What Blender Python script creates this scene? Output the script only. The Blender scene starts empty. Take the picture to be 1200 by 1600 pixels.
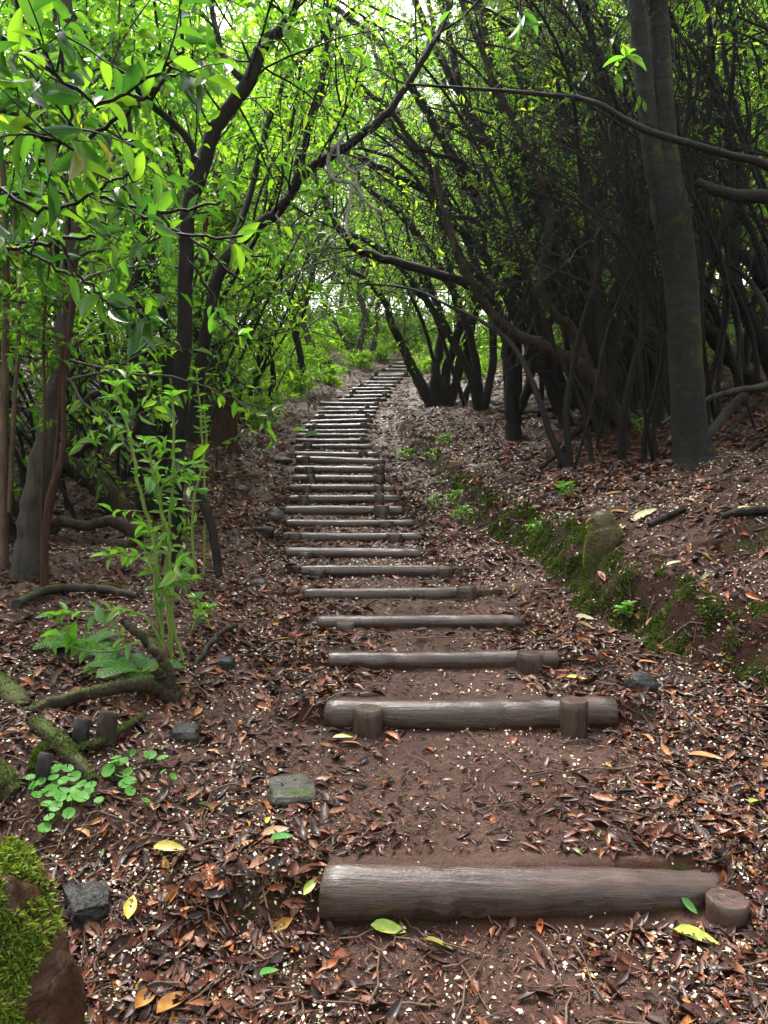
import bpy, math
import numpy as np
from mathutils import Vector
R = math.radians
scn = bpy.context.scene
COL = scn.collection

# ---------------------------------------------------------------- camera, sky, sun, exposure
F, CX, CY = 1200.0, 600.0, 800.0            # focal length and centre in photo pixels (1200 x 1600)
PITCH = R(5.0)
CAM = np.array([0.0, 0.0, 1.5])
cam_d = bpy.data.cameras.new("camera"); cam = bpy.data.objects.new("camera", cam_d); COL.objects.link(cam)
cam.location = CAM; cam.rotation_euler = (R(90) - PITCH, 0, 0)
cam_d.sensor_fit = 'VERTICAL'; cam_d.sensor_height = 24.0; cam_d.lens = 18.0
cam_d.clip_start = 0.05; cam_d.clip_end = 600
scn.camera = cam

SUN_EL, SUN_AZ = R(58), R(-28)              # azimuth from +Y, clockwise
W = bpy.data.worlds.new("World"); scn.world = W; W.use_nodes = True
nt = W.node_tree; bg = nt.nodes["Background"]
sky = nt.nodes.new("ShaderNodeTexSky"); sky.sky_type = 'NISHITA'; sky.sun_disc = False
sky.sun_elevation = SUN_EL; sky.sun_rotation = SUN_AZ; sky.air_density = 1.0; sky.dust_density = 4.0; sky.ozone_density = 1.0
hs = nt.nodes.new("ShaderNodeHueSaturation"); hs.inputs['Saturation'].default_value = 0.25   # overcast: a nearly white sky
nt.links.new(sky.outputs[0], hs.inputs['Color']); nt.links.new(hs.outputs[0], bg.inputs[0]); bg.inputs[1].default_value = 0.15
sd = bpy.data.lights.new("sun", 'SUN'); sd.energy = 1.5; sd.angle = R(25); sd.color = (1.0, 0.965, 0.955)
sun = bpy.data.objects.new("sun", sd); COL.objects.link(sun)
sdir = Vector((math.sin(SUN_AZ) * math.cos(SUN_EL), math.cos(SUN_AZ) * math.cos(SUN_EL), math.sin(SUN_EL)))
sun.rotation_euler = sdir.to_track_quat('Z', 'Y').to_euler(); sun.location = (0, 0, 30)
scn.view_settings.view_transform = 'Standard'; scn.view_settings.look = 'None'
scn.view_settings.exposure = 2.5; scn.view_settings.gamma = 1.0
cy = scn.cycles
cy.use_denoising = True
cy.max_bounces = 6; cy.diffuse_bounces = 4; cy.glossy_bounces = 2; cy.transmission_bounces = 4; cy.transparent_max_bounces = 4
cy.volume_bounces = 0; cy.sample_clamp_indirect = 6.0
cy.caustics_reflective = False; cy.caustics_refractive = False

# ---------------------------------------------------------------- helpers: projection, noise
cp, sp = math.cos(PITCH), math.sin(PITCH)
def ray(px, py):
    u = (px - CX) / F; v = (CY - py) / F
    return np.array([u, cp + sp * v, -sp + cp * v])
def at(px, py, Y):
    """the world point seen at photo pixel px, py at world depth Y"""
    d = ray(px, py); return CAM + d * (Y / d[1])
def path_at(rows):
    return np.array([at(*r[:3]) for r in rows])

def hash2(ix, iy, s):
    h = (ix.astype(np.int64) * 374761393 + iy.astype(np.int64) * 668265263 + s * 974634777) & 0xFFFFFFFF
    h = ((h ^ (h >> 13)) * 1274126177) & 0xFFFFFFFF
    h = h ^ (h >> 16)
    return (h & 0xFFFFFF) / float(0xFFFFFF)
def vnoise(x, y, s=0):
    x = np.asarray(x, float); y = np.asarray(y, float)
    ix = np.floor(x); iy = np.floor(y); fx = x - ix; fy = y - iy
    fx = fx * fx * (3 - 2 * fx); fy = fy * fy * (3 - 2 * fy)
    a = hash2(ix, iy, s); b = hash2(ix + 1, iy, s); c = hash2(ix, iy + 1, s); d = hash2(ix + 1, iy + 1, s)
    return (a * (1 - fx) + b * fx) * (1 - fy) + (c * (1 - fx) + d * fx) * fy * 1.0
def fbm(x, y, o=4, s=0):
    t = 0; a = 0.5
    for k in range(o):
        t = t + a * (vnoise(x * 2 ** k, y * 2 ** k, s + k * 17) - 0.5); a *= 0.5
    return t
def sstep(a, b, x):
    t = np.clip((x - a) / (b - a), 0, 1); return t * t * (3 - 2 * t)

# ---------------------------------------------------------------- the log steps as read off the photo
# left px, right px, top y, bottom y, drop of the right end (px), stakes [(px left, px right, y top, y bottom)]
STEPS = [
 (508,1108,1345,1440, 30,[(1104,1172,1382,1446)]),
 (513, 960,1090,1138, -4,[(549,597,1106,1160),(875,920,1094,1141)]),
 (513, 872,1018,1046, -2,[(805,845,1019,1043)]),
 (497, 812, 962, 986, -2,[(525,555,973,992)]),
 (477, 745, 917, 939, -2,[(715,746,916,938)]),
 (470, 706, 885, 902,  0,[(485,510,889,903),(683,706,887,901)]),
 (447, 658, 855, 874,  2,[(465,487,863,873)]),
 (443, 659, 832, 847,  0,[(450,472,833,846),(603,629,834,852)]),
 (448, 645, 812, 825,  0,[(592,615,814,826)]),
 (446, 629, 789, 806,  0,[(583,609,790,811)]),
 (452, 624, 772, 788,  0,[(465,482,774,788),(584,600,773,789)]),
 (453, 616, 756, 770,  2,[(472,486,758,771),(584,600,758,772)]),
 (457, 609, 741, 755,  1,[(478,493,742,756),(583,603,742,758)]),
 (461, 605, 727, 741,  1,[(474,490,729,741),(583,601,727,742)]),
 (463, 601, 713, 727,  6,[(470,485,713,727)]),
 (460, 592, 704, 716,  1,[(560,574,705,718)]),
 (461, 581, 693, 704,  0,[(473,488,691,705)]),
 (462, 577, 684, 693,  0,[(562,571,684,697)]),
 (462, 573, 677, 685,  0,[(473,481,682,690)]),
 (468, 575, 670, 678, -1,[(482,492,670,679),(560,568,672,679)]),
 (477, 578, 660, 671, -2,[(487,497,663,671),(562,573,660,672)]),
 (484, 582, 654, 662, -3,[(572,581,654,662)]),
 (492, 586, 646, 656, -1,[(498,508,648,657),(570,578,647,657)]),
 (497, 588, 640, 647, -1,[(560,568,641,648)]),
 (506, 593, 634, 642,  0,[(570,578,634,643)]),
 (500, 592, 627, 635,  1,[(584,592,629,637)]),
 (530, 604, 621, 628, -2,[(588,596,622,629)]),
 (540, 610, 615, 623, -2,[(546,553,616,624),(597,605,614,623)]),
 (546, 613, 609, 616, -1,[(549,556,609,617)]),
 (550, 611, 604, 611, -1,[(600,607,604,612)]),
 (560, 618, 599, 606,  0,[(562,568,599,607)]),
 (572, 626, 594, 601,  0,[(620,626,594,602)]),
 (577, 629, 588, 595,  0,[(578,584,588,596)]),
 (582, 638, 581, 591, -2,[(584,591,579,592),(631,638,580,592)]),
 (595, 654, 575, 581,  0,[(596,602,575,582)]),
 (607, 656, 570, 576,  0,[(607,613,570,577)]),
 (615, 660, 564, 570, -1,[(654,660,564,571)]),
 (632, 662, 558, 565,  0,[(633,638,558,566)]),
 (642, 664, 552, 558,  0,[(643,648,552,559)]),
]
NS = len(STEPS)
SD = np.interp(np.arange(1, NS + 1),
  [1, 2, 3, 4, 5, 6, 7, 8, 9, 10, 11, 12, 13, 14, 15, 16, 17, 18, 19, 20, 25, 30, 34, 39],
  [2.3, 3.45, 4.05, 4.75, 5.5, 6.2, 6.9, 7.5, 8.1, 8.55, 9.0, 9.5, 10.05, 10.6, 11.2, 11.8, 12.4, 13.0, 13.6, 14.4, 17.5, 21.5, 25.0, 30.0])
LOG = []
for i, (l, r, t, b, dr, st) in enumerate(STEPS):
    Y = SD[i]
    rad = float(np.clip((b - t) * 0.5 * Y / F, 0.05, 0.085))
    m = (t + b) / 2
    A = at(l, m, Y); B = at(r, m + dr, Y)
    zb = at((l + r) / 2, b, Y - rad * 0.8)[2]
    LOG.append(dict(Y=Y, A=A, B=B, r=rad, zb=zb, xc=(A[0] + B[0]) / 2, hw=abs(B[0] - A[0]) / 2))
LY = np.array([g['Y'] for g in LOG]); LZ = np.array([g['zb'] for g in LOG])
# smooth ground line under the steps (small wobble removed so the treads never dip backwards)
LZ = np.maximum.accumulate(LZ)
LX = np.array([g['xc'] for g in LOG]); LR = np.array([g['r'] for g in LOG])
PY = np.concatenate([[-6, 1.2], LY, [36, 60, 140]])
PZ = np.concatenate([[LZ[0] - 0.25, LZ[0] - 0.04], LZ, [LZ[-1] + 1.0, LZ[-1] + 4.5, LZ[-1] + 14]])
PX = np.concatenate([[0.2, 0.25, 0.28], LX[1:], [2.6, 5, 5]])
KY = [-6, 1.2]; KZ = [LZ[0] - 0.25, LZ[0] - 0.04]
for y, z, r in zip(LY, LZ, LR):
    KY += [y - r * 0.9, y + r * 0.5]; KZ += [z, z + r * 1.45]
KY += [36, 60, 140]; KZ += list(PZ[-3:])
KY = np.array(KY); KZ = np.array(KZ)
for k in range(3, len(KZ)):            # front of each log never below the tread behind the one before
    KZ[k] = max(KZ[k], KZ[k - 1] - 0.02)
BKY = [-2, 2, 3, 3.7, 4.4, 4.9, 6.2, 8.0, 9, 11.3, 14, 18, 25, 36]
BKX = [3.5, 3.0, 2.35, 1.84, 1.48, 1.33, 1.26, .95, .77, .50, .25, .15, .9, 3.3]
def bank_x(y): return np.interp(y, BKY, BKX) + 0.07 * np.sin(y * 3.1) * np.interp(y, [0, 8, 30], [1, .5, .3]) + 0.05 * np.sin(y * 8.3 + 1)
def bank_h(y): return np.interp(y, [-2, 2, 3, 4.3, 6, 8, 10, 14, 30], [.18, .20, .24, .27, .25, .19, .14, .10, .08])
def H(x, y):
    x = np.asarray(x, float); y = np.asarray(y, float)
    xc = np.interp(y, PY, PX)
    smooth = np.interp(y, PY, PZ) + 0.05
    dx = x - xc
    stepz = np.interp(y - .08 * np.clip(x - .42, -1, 1) * np.exp(-((y - 2.4) / .55) ** 2), KY, KZ)
    w = 1 - sstep(0.72, 1.05, np.abs(dx))
    w = w * (1 - sstep(29.5, 31, y))
    z = smooth * (1 - w) + stepz * w
    # left side
    ls = np.interp(y, [0, 5, 7, 10, 20, 40], [.11, .13, .2, .38, .36, .2])
    dl = np.clip(-dx - 0.8, 0, None)
    z = z + ls * (3.0 * (1 - np.exp(-dl / 3.0))) + 0.05 * np.clip(dl - 3, 0, None)
    # right side: cut bank then slope
    bx = bank_x(y); bh = bank_h(y)
    dr = x - bx
    z = z + bh * (sstep(-0.03, 0.20 + .12 * vnoise(x * 4, y * 4, 61), dr + .10 * fbm(x * 6, y * 6, 3, 62)) * 0.86 + 0.14 * sstep(-0.2, 0.5, dr))
    sl = np.interp(y, [0, 4, 6, 9, 14, 30], [.22, .30, .44, .34, .26, .2])
    d2 = np.clip(dr - 0.12, 0, None)
    z = z + sl * (3.2 * (1 - np.exp(-d2 / 3.2))) + 0.14 * np.clip(d2 - 2.0, 0, None)
    off = 1 - w * 0.85
    near = np.exp(-np.clip(y, 0, None) / 40)
    z = z + off * (0.26 * fbm(x * 0.7, y * 0.7, 3, 5) + 0.10 * fbm(x * 2.6, y * 2.6, 3, 9)) * sstep(0.5, 1.0, np.abs(dx))
    face = sstep(-0.1, 0.08, dr) * (1 - sstep(0.2, 0.5, dr))
    z = z + face * (0.20 * fbm(x * 6, y * 6, 3, 31) + 0.14 * fbm(x * 15, y * 15, 2, 33))
    z = z + 0.050 * fbm(x * 5.5, y * 5.5, 4, 21) * (0.45 + 0.55 * off)
    return z
def hz(x, y): return float(H(np.array([x]), np.array([y]))[0])
def Hn(x, y, e=0.03):
    gx = (H(x + e, y) - H(x - e, y)) / (2 * e); gy = (H(x, y + e) - H(x, y - e)) / (2 * e)
    n = np.stack([-gx, -gy, np.ones_like(gx)], -1)
    return n / np.linalg.norm(n, axis=-1, keepdims=True)
def gp(px, py, lo=0.8, hi=60.0):
    """the point of the ground seen at photo pixel px, py"""
    d = ray(px, py); d = d / d[1]
    ys = np.concatenate([np.arange(lo, 12, 0.01), np.arange(12, hi, 0.05)])
    P = CAM[None] + d[None] * ys[:, None]
    below = P[:, 2] < H(P[:, 0], P[:, 1])
    k = int(np.argmax(below)) if below.any() else len(ys) - 1
    return P[k]

# ---------------------------------------------------------------- helpers: meshes and objects
class MB:
    def __init__(self): self.v = []; self.q = []; self.t = []; self.n = 0; self.sm = True
    def add(self, v, quads=None, tris=None):
        v = np.asarray(v, np.float32).reshape(-1, 3)
        if quads is not None and len(quads): self.q.append(np.asarray(quads, np.int32) + self.n)
        if tris is not None and len(tris): self.t.append(np.asarray(tris, np.int32) + self.n)
        self.v.append(v); self.n += len(v)
    def tube(self, P, rad, sides=6, cap=False, lump=0.0, rng=None):
        P = np.asarray(P, float); n = len(P)
        rad = np.broadcast_to(np.asarray(rad, float), (n,))
        T = np.gradient(P, axis=0); T /= np.linalg.norm(T, axis=1, keepdims=True) + 1e-9
        m = np.abs(T).mean(0); ref = np.zeros(3); ref[int(np.argmin(m))] = 1
        U = np.cross(T, ref); U /= np.linalg.norm(U, axis=1, keepdims=True) + 1e-9
        V = np.cross(T, U)
        a = np.arange(sides) * (2 * math.pi / sides)
        rr = rad[:, None] * np.ones((1, sides))
        if lump and rng is not None:
            rr = rr * (1 + lump * rng.normal(size=(1, sides)) + 0.6 * lump * rng.normal(size=(n, sides)))
        ring = P[:, None] + rr[..., None] * (np.cos(a)[None, :, None] * U[:, None] + np.sin(a)[None, :, None] * V[:, None])
        i = np.arange(n - 1)[:, None] * sides; j = np.arange(sides)[None]; j2 = (j + 1) % sides
        Q = np.stack([i + j, i + j2, i + sides + j2, i + sides + j], -1).reshape(-1, 4)
        v = ring.reshape(-1, 3); tr = []
        if cap:
            c0 = len(v); v = np.concatenate([v, ring[0], ring[-1], P[:1], P[-1:]])
            k = np.arange(sides); k2 = (k + 1) % sides; b = c0 + sides; e = c0 + 2 * sides
            tr = np.concatenate([np.stack([c0 + k2, c0 + k, np.full(sides, e)], -1), np.stack([b + k, b + k2, np.full(sides, e + 1)], -1)])
        self.add(v, Q, tr)
    def build(self, name, mat, parent=None, loc=None, smooth=True):
        me = bpy.data.meshes.new(name)
        v = np.concatenate(self.v) if self.v else np.zeros((0, 3), np.float32)
        if loc is not None: v = v - np.asarray(loc, np.float32)
        q = np.concatenate(self.q) if self.q else np.zeros((0, 4), np.int32)
        t = np.concatenate(self.t) if self.t else np.zeros((0, 3), np.int32)
        me.vertices.add(len(v)); me.vertices.foreach_set("co", v.astype(np.float32).ravel())
        nl = len(q) * 4 + len(t) * 3
        me.loops.add(nl); me.loops.foreach_set("vertex_index", np.concatenate([q.ravel(), t.ravel()]).astype(np.int32))
        me.polygons.add(len(q) + len(t))
        ls = np.concatenate([np.arange(len(q)) * 4, len(q) * 4 + np.arange(len(t)) * 3]).astype(np.int32)
        me.polygons.foreach_set("loop_start", ls)
        if smooth: me.polygons.foreach_set("use_smooth", np.ones(len(q) + len(t), bool))
        me.update(calc_edges=True); me.validate()
        me.materials.append(mat)
        o = bpy.data.objects.new(name, me); COL.objects.link(o)
        if parent is not None: o.parent = parent
        elif loc is not None: o.location = loc
        return o

def tag(o, label=None, cat=None, group=None, kind=None):
    if label: o['label'] = label
    if cat: o['category'] = cat
    if group: o['group'] = group
    if kind: o['kind'] = kind
    return o
def empty(name, loc, label, cat, group=None):
    o = bpy.data.objects.new(name, None); COL.objects.link(o); o.location = loc
    o.empty_display_size = 0.2
    return tag(o, label, cat, group)
def dup(root, loc, rz, sc, label, group=None, name=None):
    r = root.copy(); COL.objects.link(r); r.location = loc; r.rotation_euler = (0, 0, rz); r.scale = (sc, sc, sc)
    r['label'] = label
    if group: r['group'] = group
    for ch in list(root.children):
        c = ch.copy(); COL.objects.link(c); c.parent = r
    return r

def crom(P, k=5):
    """Catmull-Rom curve through points"""
    P = np.asarray(P, float)
    if len(P) < 3:
        t = np.linspace(0, 1, k + 1)[:, None]; return P[0] * (1 - t) + P[-1] * t
    E = np.concatenate([[2 * P[0] - P[1]], P, [2 * P[-1] - P[-2]]]); out = []
    for i in range(1, len(E) - 2):
        t = np.linspace(0, 1, k, endpoint=False)[:, None]
        a, b, c, d = E[i - 1], E[i], E[i + 1], E[i + 2]
        out.append(0.5 * (2 * b + (c - a) * t + (2 * a - 5 * b + 4 * c - d) * t ** 2 + (3 * b - a - 3 * c + d) * t ** 3))
    out.append(P[-1:]); return np.concatenate(out)
def norm(v): return v / (np.linalg.norm(v, axis=-1, keepdims=True) + 1e-9)

# leaf templates: x along the leaf 0..1, y width -.5...5, z up
def leaf_template(nx=4, fold=0.12, droop=0.18, point=0.5):
    xs = np.linspace(0, 1, nx + 1)
    w = np.sin(np.pi * xs ** (0.8 + 0 * point)) ** 0.75 * 0.5; w[0] = 0.03; w[-1] = 0.01
    v = []; q = []
    for i, x in enumerate(xs):
        z = -droop * x * x
        v += [(x, -w[i], z + fold * w[i] * 2 * 0.5), (x, 0, z), (x, w[i], z + fold * w[i] * 2 * 0.5)]
    for i in range(nx):
        a = i * 3; q += [(a, a + 3, a + 4, a + 1), (a + 1, a + 4, a + 5, a + 2)]
    return np.array(v, float), np.array(q)
LEAF_HI = leaf_template(6, 0.35, 0.22)
LEAF_MID = leaf_template(3, 0.3, 0.2)
LEAF_LO = leaf_template(2, 0.3, 0.15)
def quad_template():
    return np.array([(0, 0, 0), (.45, -.5, .08), (1, 0, -.12), (.45, .5, .08)], float), np.array([(0, 1, 2, 3)])
LEAF_Q = quad_template()

class Leaves:
    def __init__(self): self.p = []; self.d = []; self.n = []; self.l = []; self.w = []
    def add(self, p, d, n, l, w):
        self.p.append(p); self.d.append(d); self.n.append(n); self.l.append(np.broadcast_to(l, (len(p),))); self.w.append(np.broadcast_to(w, (len(p),)))
    def into(self, mb, tpl, curl=None):
        if not self.p: return
        p = np.concatenate(self.p); d = norm(np.concatenate(self.d)); n = np.concatenate(self.n)
        l = np.concatenate(self.l); w = np.concatenate(self.w)
        y = norm(np.cross(n, d)); z = np.cross(d, y)
        tv, tq = tpl; N = len(p); K = len(tv)
        tz = np.repeat(tv[None, :, 2], N, 0)
        if curl is not None:
            tz = tz + curl[:, None] * (tv[None, :, 0] - 0.5) ** 2 * 1.6
        V = p[:, None] + (tv[None, :, 0, None] * l[:, None, None]) * d[:, None] + (tv[None, :, 1, None] * w[:, None, None]) * y[:, None] + (tz[..., None] * l[:, None, None]) * z[:, None]
        Q = (tq[None] + (np.arange(N) * K)[:, None, None]).reshape(-1, tq.shape[1])
        mb.add(V.reshape(-1, 3), Q)
    def count(self): return sum(len(a) for a in self.p)

def rand_unit(rng, n=None):
    v = rng.normal(size=(3,) if n is None else (n, 3)); return norm(v)
def wander(rng, p, d, L, nseg, wob, up=0.0, out=None):
    pts = [np.array(p, float)]; d = norm(np.array(d, float)); s = L / nseg
    for k in range(nseg):
        d = norm(d + wob * rand_unit(rng) + np.array([0, 0, up]))
        pts.append(pts[-1] + d * s)
    return np.array(pts)
def twig_leaves(LV, rng, P, n, size, asp=0.36, droop=-0.25, start=0.15):
    """n leaves along the polyline P, alternate, mostly lying flat"""
    t = np.linspace(start, 1.0, n) * (len(P) - 1); i = np.clip(t.astype(int), 0, len(P) - 2); f = (t - i)[:, None]
    p = P[i] * (1 - f) + P[i + 1] * f; T = norm(P[i + 1] - P[i])
    a = rng.uniform(0, 2 * math.pi, n)
    side = norm(np.cross(T, rand_unit(rng, n)))
    d = norm(0.55 * T + 0.9 * side + np.array([0, 0, droop]) * rng.uniform(0.2, 1.4, (n, 1)))
    nn = norm(np.array([0, 0, 1.0]) + 0.75 * rng.normal(size=(n, 3)))
    s = size * rng.uniform(0.38, 1.3, n)
    LV.add(p, d, nn, s, s * asp * rng.uniform(0.8, 1.2, n))

# ---------------------------------------------------------------- materials
def mat(name):
    m = bpy.data.materials.new(name); m.use_nodes = True
    nt = m.node_tree; nt.nodes.clear()
    out = nt.nodes.new("ShaderNodeOutputMaterial"); b = nt.nodes.new("ShaderNodeBsdfPrincipled")
    nt.links.new(b.outputs[0], out.inputs[0]); return m, nt, b, out
def N(nt, typ, **kw):
    n = nt.nodes.new(typ)
    for k, v in kw.items():
        if isinstance(k, str) and hasattr(n, k): setattr(n, k, v)
    return n
def ramp(nt, stops, interp='LINEAR'):
    r = nt.nodes.new("ShaderNodeValToRGB"); r.color_ramp.interpolation = interp
    e = r.color_ramp.elements
    while len(e) < len(stops): e.new(0.5)
    for k, (p, c) in enumerate(stops):
        e[k].position = p; e[k].color = (c[0], c[1], c[2], 1)
    return r
def noise(nt, coord, scale, detail=4, rough=0.55, dist=0.0, stretch=None):
    n = nt.nodes.new("ShaderNodeTexNoise"); n.inputs['Scale'].default_value = scale; n.inputs['Detail'].default_value = detail
    n.inputs['Roughness'].default_value = rough; n.inputs['Distortion'].default_value = dist
    if stretch:
        mp = nt.nodes.new("ShaderNodeMapping"); mp.inputs['Scale'].default_value = stretch
        nt.links.new(coord, mp.inputs[0]); coord = mp.outputs[0]
    nt.links.new(coord, n.inputs['Vector']); return n.outputs[0]
def mixc(nt, fac, a, b):
    m = nt.nodes.new("ShaderNodeMix"); m.data_type = 'RGBA'
    if isinstance(fac, float): m.inputs[0].default_value = fac
    else: nt.links.new(fac, m.inputs[0])
    for s, k in ((a, 6), (b, 7)):
        if isinstance(s, tuple): m.inputs[k].default_value = (*s, 1)
        else: nt.links.new(s, m.inputs[k])
    return m.outputs[2]
def math_(nt, op, a, b=None, clamp=False):
    m = nt.nodes.new("ShaderNodeMath"); m.operation = op; m.use_clamp = clamp
    for k, s in ((0, a), (1, b)):
        if s is None: continue
        if isinstance(s, (int, float)): m.inputs[k].default_value = s
        else: nt.links.new(s, m.inputs[k])
    return m.outputs[0]
def mrange(nt, v, a, b, c=0.0, d=1.0):
    m = nt.nodes.new("ShaderNodeMapRange"); nt.links.new(v, m.inputs[0])
    for k, x in ((1, a), (2, b), (3, c), (4, d)): m.inputs[k].default_value = x
    return m.outputs[0]
def bump(nt, h, b, strength=0.5, dist=0.02):
    n = nt.nodes.new("ShaderNodeBump"); n.inputs['Strength'].default_value = strength; n.inputs['Distance'].default_value = dist
    nt.links.new(h, n.inputs['Height']); nt.links.new(n.outputs[0], b.inputs['Normal']); return n
def objco(nt): return nt.nodes.new("ShaderNodeTexCoord").outputs['Object']
def geo(nt): return nt.nodes.new("ShaderNodeNewGeometry")

def bark(name, c1, c2, moss=0.5, moss_c=((.014, .022, .004), (.052, .070, .010)), scale=14, rough=0.68, lichen=0.0, updir=(0, 0, 1), stretch=(1, 1, .25)):
    m, nt, b, _ = mat(name); co = objco(nt)
    n1 = noise(nt, co, scale, 5, .65, .3, stretch); n2 = noise(nt, co, scale * 4, 3)
    c = ramp(nt, [(.3, c1), (.72, c2)]); nt.links.new(n1, c.inputs[0]); col = c.outputs[0]
    if lichen:
        li = noise(nt, co, 34, 5, .75); col = mixc(nt, math_(nt, 'MULTIPLY', mrange(nt, li, .60, .68), lichen), col, (.11, .115, .095))
        ba = noise(nt, co, 3, 4, .6, 0, (.8, .8, 9)); col = mixc(nt, math_(nt, 'MULTIPLY', mrange(nt, ba, .52, .66), .30), col, (.045, .042, .036))
    if moss > 0:
        g = geo(nt); d = nt.nodes.new("ShaderNodeVectorMath"); d.operation = 'DOT_PRODUCT'
        nt.links.new(g.outputs['Normal'], d.inputs[0]); d.inputs[1].default_value = updir
        mn = noise(nt, co, 5.5, 5, .65)
        f = math_(nt, 'ADD', math_(nt, 'MULTIPLY', d.outputs['Value'], .32), mn)
        f = mrange(nt, f, 1.0 - moss * .36, 1.09 - moss * .36)
        mc = mixc(nt, n2, moss_c[0], moss_c[1]); col = mixc(nt, f, col, mc)
    nt.links.new(col, b.inputs['Base Color']); b.inputs['Roughness'].default_value = rough
    b.inputs['Specular IOR Level'].default_value = 0.18
    bump(nt, math_(nt, 'ADD', n1, math_(nt, 'MULTIPLY', n2, .4)), b, 1.0, .02)
    return m

def leafmat(name, stops, trans=0.5, rough=0.32, tcol=(1.0, 1.15, 0.35), tgain=1.6, spec=0.5):
    m, nt, b, out = mat(name); g = geo(nt)
    c = ramp(nt, stops); nt.links.new(g.outputs['Random Per Island'], c.inputs[0])
    nt.links.new(c.outputs[0], b.inputs['Base Color']); b.inputs['Roughness'].default_value = rough
    b.inputs['Specular IOR Level'].default_value = spec
    t = nt.nodes.new("ShaderNodeBsdfTranslucent")
    mu = nt.nodes.new("ShaderNodeMix"); mu.data_type = 'RGBA'; mu.blend_type = 'MULTIPLY'; mu.inputs[0].default_value = 1
    nt.links.new(c.outputs[0], mu.inputs[6]); mu.inputs[7].default_value = (tcol[0] * tgain, tcol[1] * tgain, tcol[2] * tgain, 1)
    nt.links.new(mu.outputs[2], t.inputs[0])
    mx = nt.nodes.new("ShaderNodeMixShader"); mx.inputs[0].default_value = trans
    nt.links.new(b.outputs[0], mx.inputs[1]); nt.links.new(t.outputs[0], mx.inputs[2]); nt.links.new(mx.outputs[0], out.inputs[0])
    return m

M = {}
M['bark_dark'] = bark("wet dark bark", (.005, .004, .0035), (.019, .0135, .011), moss=.50)
M['bark_heath'] = bark("heath bark", (.004, .003, .0026), (.016, .011, .0085), moss=.46)
M['bark_pale'] = bark("pale mossy bark", (.016, .013, .010), (.066, .056, .044), moss=.82)
M['bark_red'] = bark("peeling red bark", (.014, .007, .005), (.085, .036, .022), moss=.42, scale=16, stretch=(1.6, 1.6, .15))
M['bark_grey'] = bark("grey lichened bark", (.005, .0044, .004), (.020, .0165, .014), moss=.80, scale=26, lichen=.5, updir=(.62, -.45, -.45), stretch=(.8, .8, .5))
M['bark_dead'] = bark("bleached dead wood", (.16, .15, .14), (.42, .40, .38), moss=.1, scale=20)
M['bark_moss'] = bark("moss covered limb", (.014, .009, .006), (.050, .033, .023), moss=.84, moss_c=((.016, .023, .004), (.066, .082, .011)))
M['stem_green'] = bark("green sapling stem", (.10, .16, .03), (.20, .26, .06), moss=0)
M['stem_brown'] = bark("thin brown stem", (.05, .030, .020), (.15, .095, .065), moss=0)
M['leaf_laurel'] = leafmat("laurel leaf", [(0, (.022, .060, .012)), (.45, (.050, .12, .016)), (.8, (.095, .18, .018)), (1, (.15, .22, .025))], trans=.58, tgain=2.1)
M['leaf_near'] = leafmat("glossy laurel leaf", [(0, (.014, .048, .014)), (.35, (.030, .085, .018)), (.65, (.060, .13, .02)), (.97, (.12, .20, .025)), (.985, (.20, .17, .03))], trans=.5, rough=.2, tgain=1.9)
M['leaf_far'] = leafmat("sunny far leaf", [(0, (.028, .070, .012)), (.25, (.060, .125, .016)), (.6, (.100, .180, .020)), (.9, (.18, .25, .030)), (1, (.24, .26, .07))], trans=.62, tgain=2.6, rough=.45)
M['leaf_heath'] = leafmat("heath needle", [(0, (.030, .055, .018)), (1, (.075, .11, .03))], trans=.4, rough=.5)
M['leaf_fresh'] = leafmat("fresh green leaf", [(0, (.06, .17, .03)), (.6, (.11, .25, .04)), (1, (.20, .32, .05))], trans=.45, rough=.3)
M['leaf_fern'] = leafmat("fern frond", [(0, (.05, .15, .04)), (1, (.10, .24, .06))], trans=.45, rough=.45)
M['leaf_round'] = leafmat("round leaf", [(0, (.07, .22, .03)), (.7, (.11, .30, .05)), (1, (.12, .30, .06))], trans=.4, rough=.5, spec=.2)

# ground
m, nt, b, _ = mat("red brown mud"); co = objco(nt)
n1 = noise(nt, co, 2.2, 5, .6); n2 = noise(nt, co, 24, 6, .7); n3 = noise(nt, co, 90, 4, .7)
c = ramp(nt, [(.30, (.026, .0098, .0058)), (.52, (.070, .0300, .0180)), (.74, (.132, .065, .041))])
nt.links.new(mixc(nt, .55, n1, n2), c.inputs[0])
g = geo(nt); sep = nt.nodes.new("ShaderNodeSeparateXYZ"); nt.links.new(g.outputs['Normal'], sep.inputs[0])
steep = mrange(nt, sep.outputs[2], .95, .78)
mossn = mrange(nt, noise(nt, co, 3.5, 4, .65), .48, .60)
col = mixc(nt, math_(nt, 'MULTIPLY', steep, .85), c.outputs[0], (.022, .0085, .0058))
col = mixc(nt, math_(nt, 'MULTIPLY', math_(nt, 'MULTIPLY', steep, mossn), .6), col, mixc(nt, n3, (.012, .018, .004), (.045, .060, .010)))
nt.links.new(col, b.inputs['Base Color'])
nt.links.new(mrange(nt, n1, .35, .65, .36, .75), b.inputs['Roughness']); nt.links.new(mrange(nt, steep, 0, .6, .38, .06), b.inputs['Specular IOR Level'])
bump(nt, math_(nt, 'ADD', n2, math_(nt, 'MULTIPLY', n3, .5)), b, 1.0, .035)
M['mud'] = m

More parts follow.
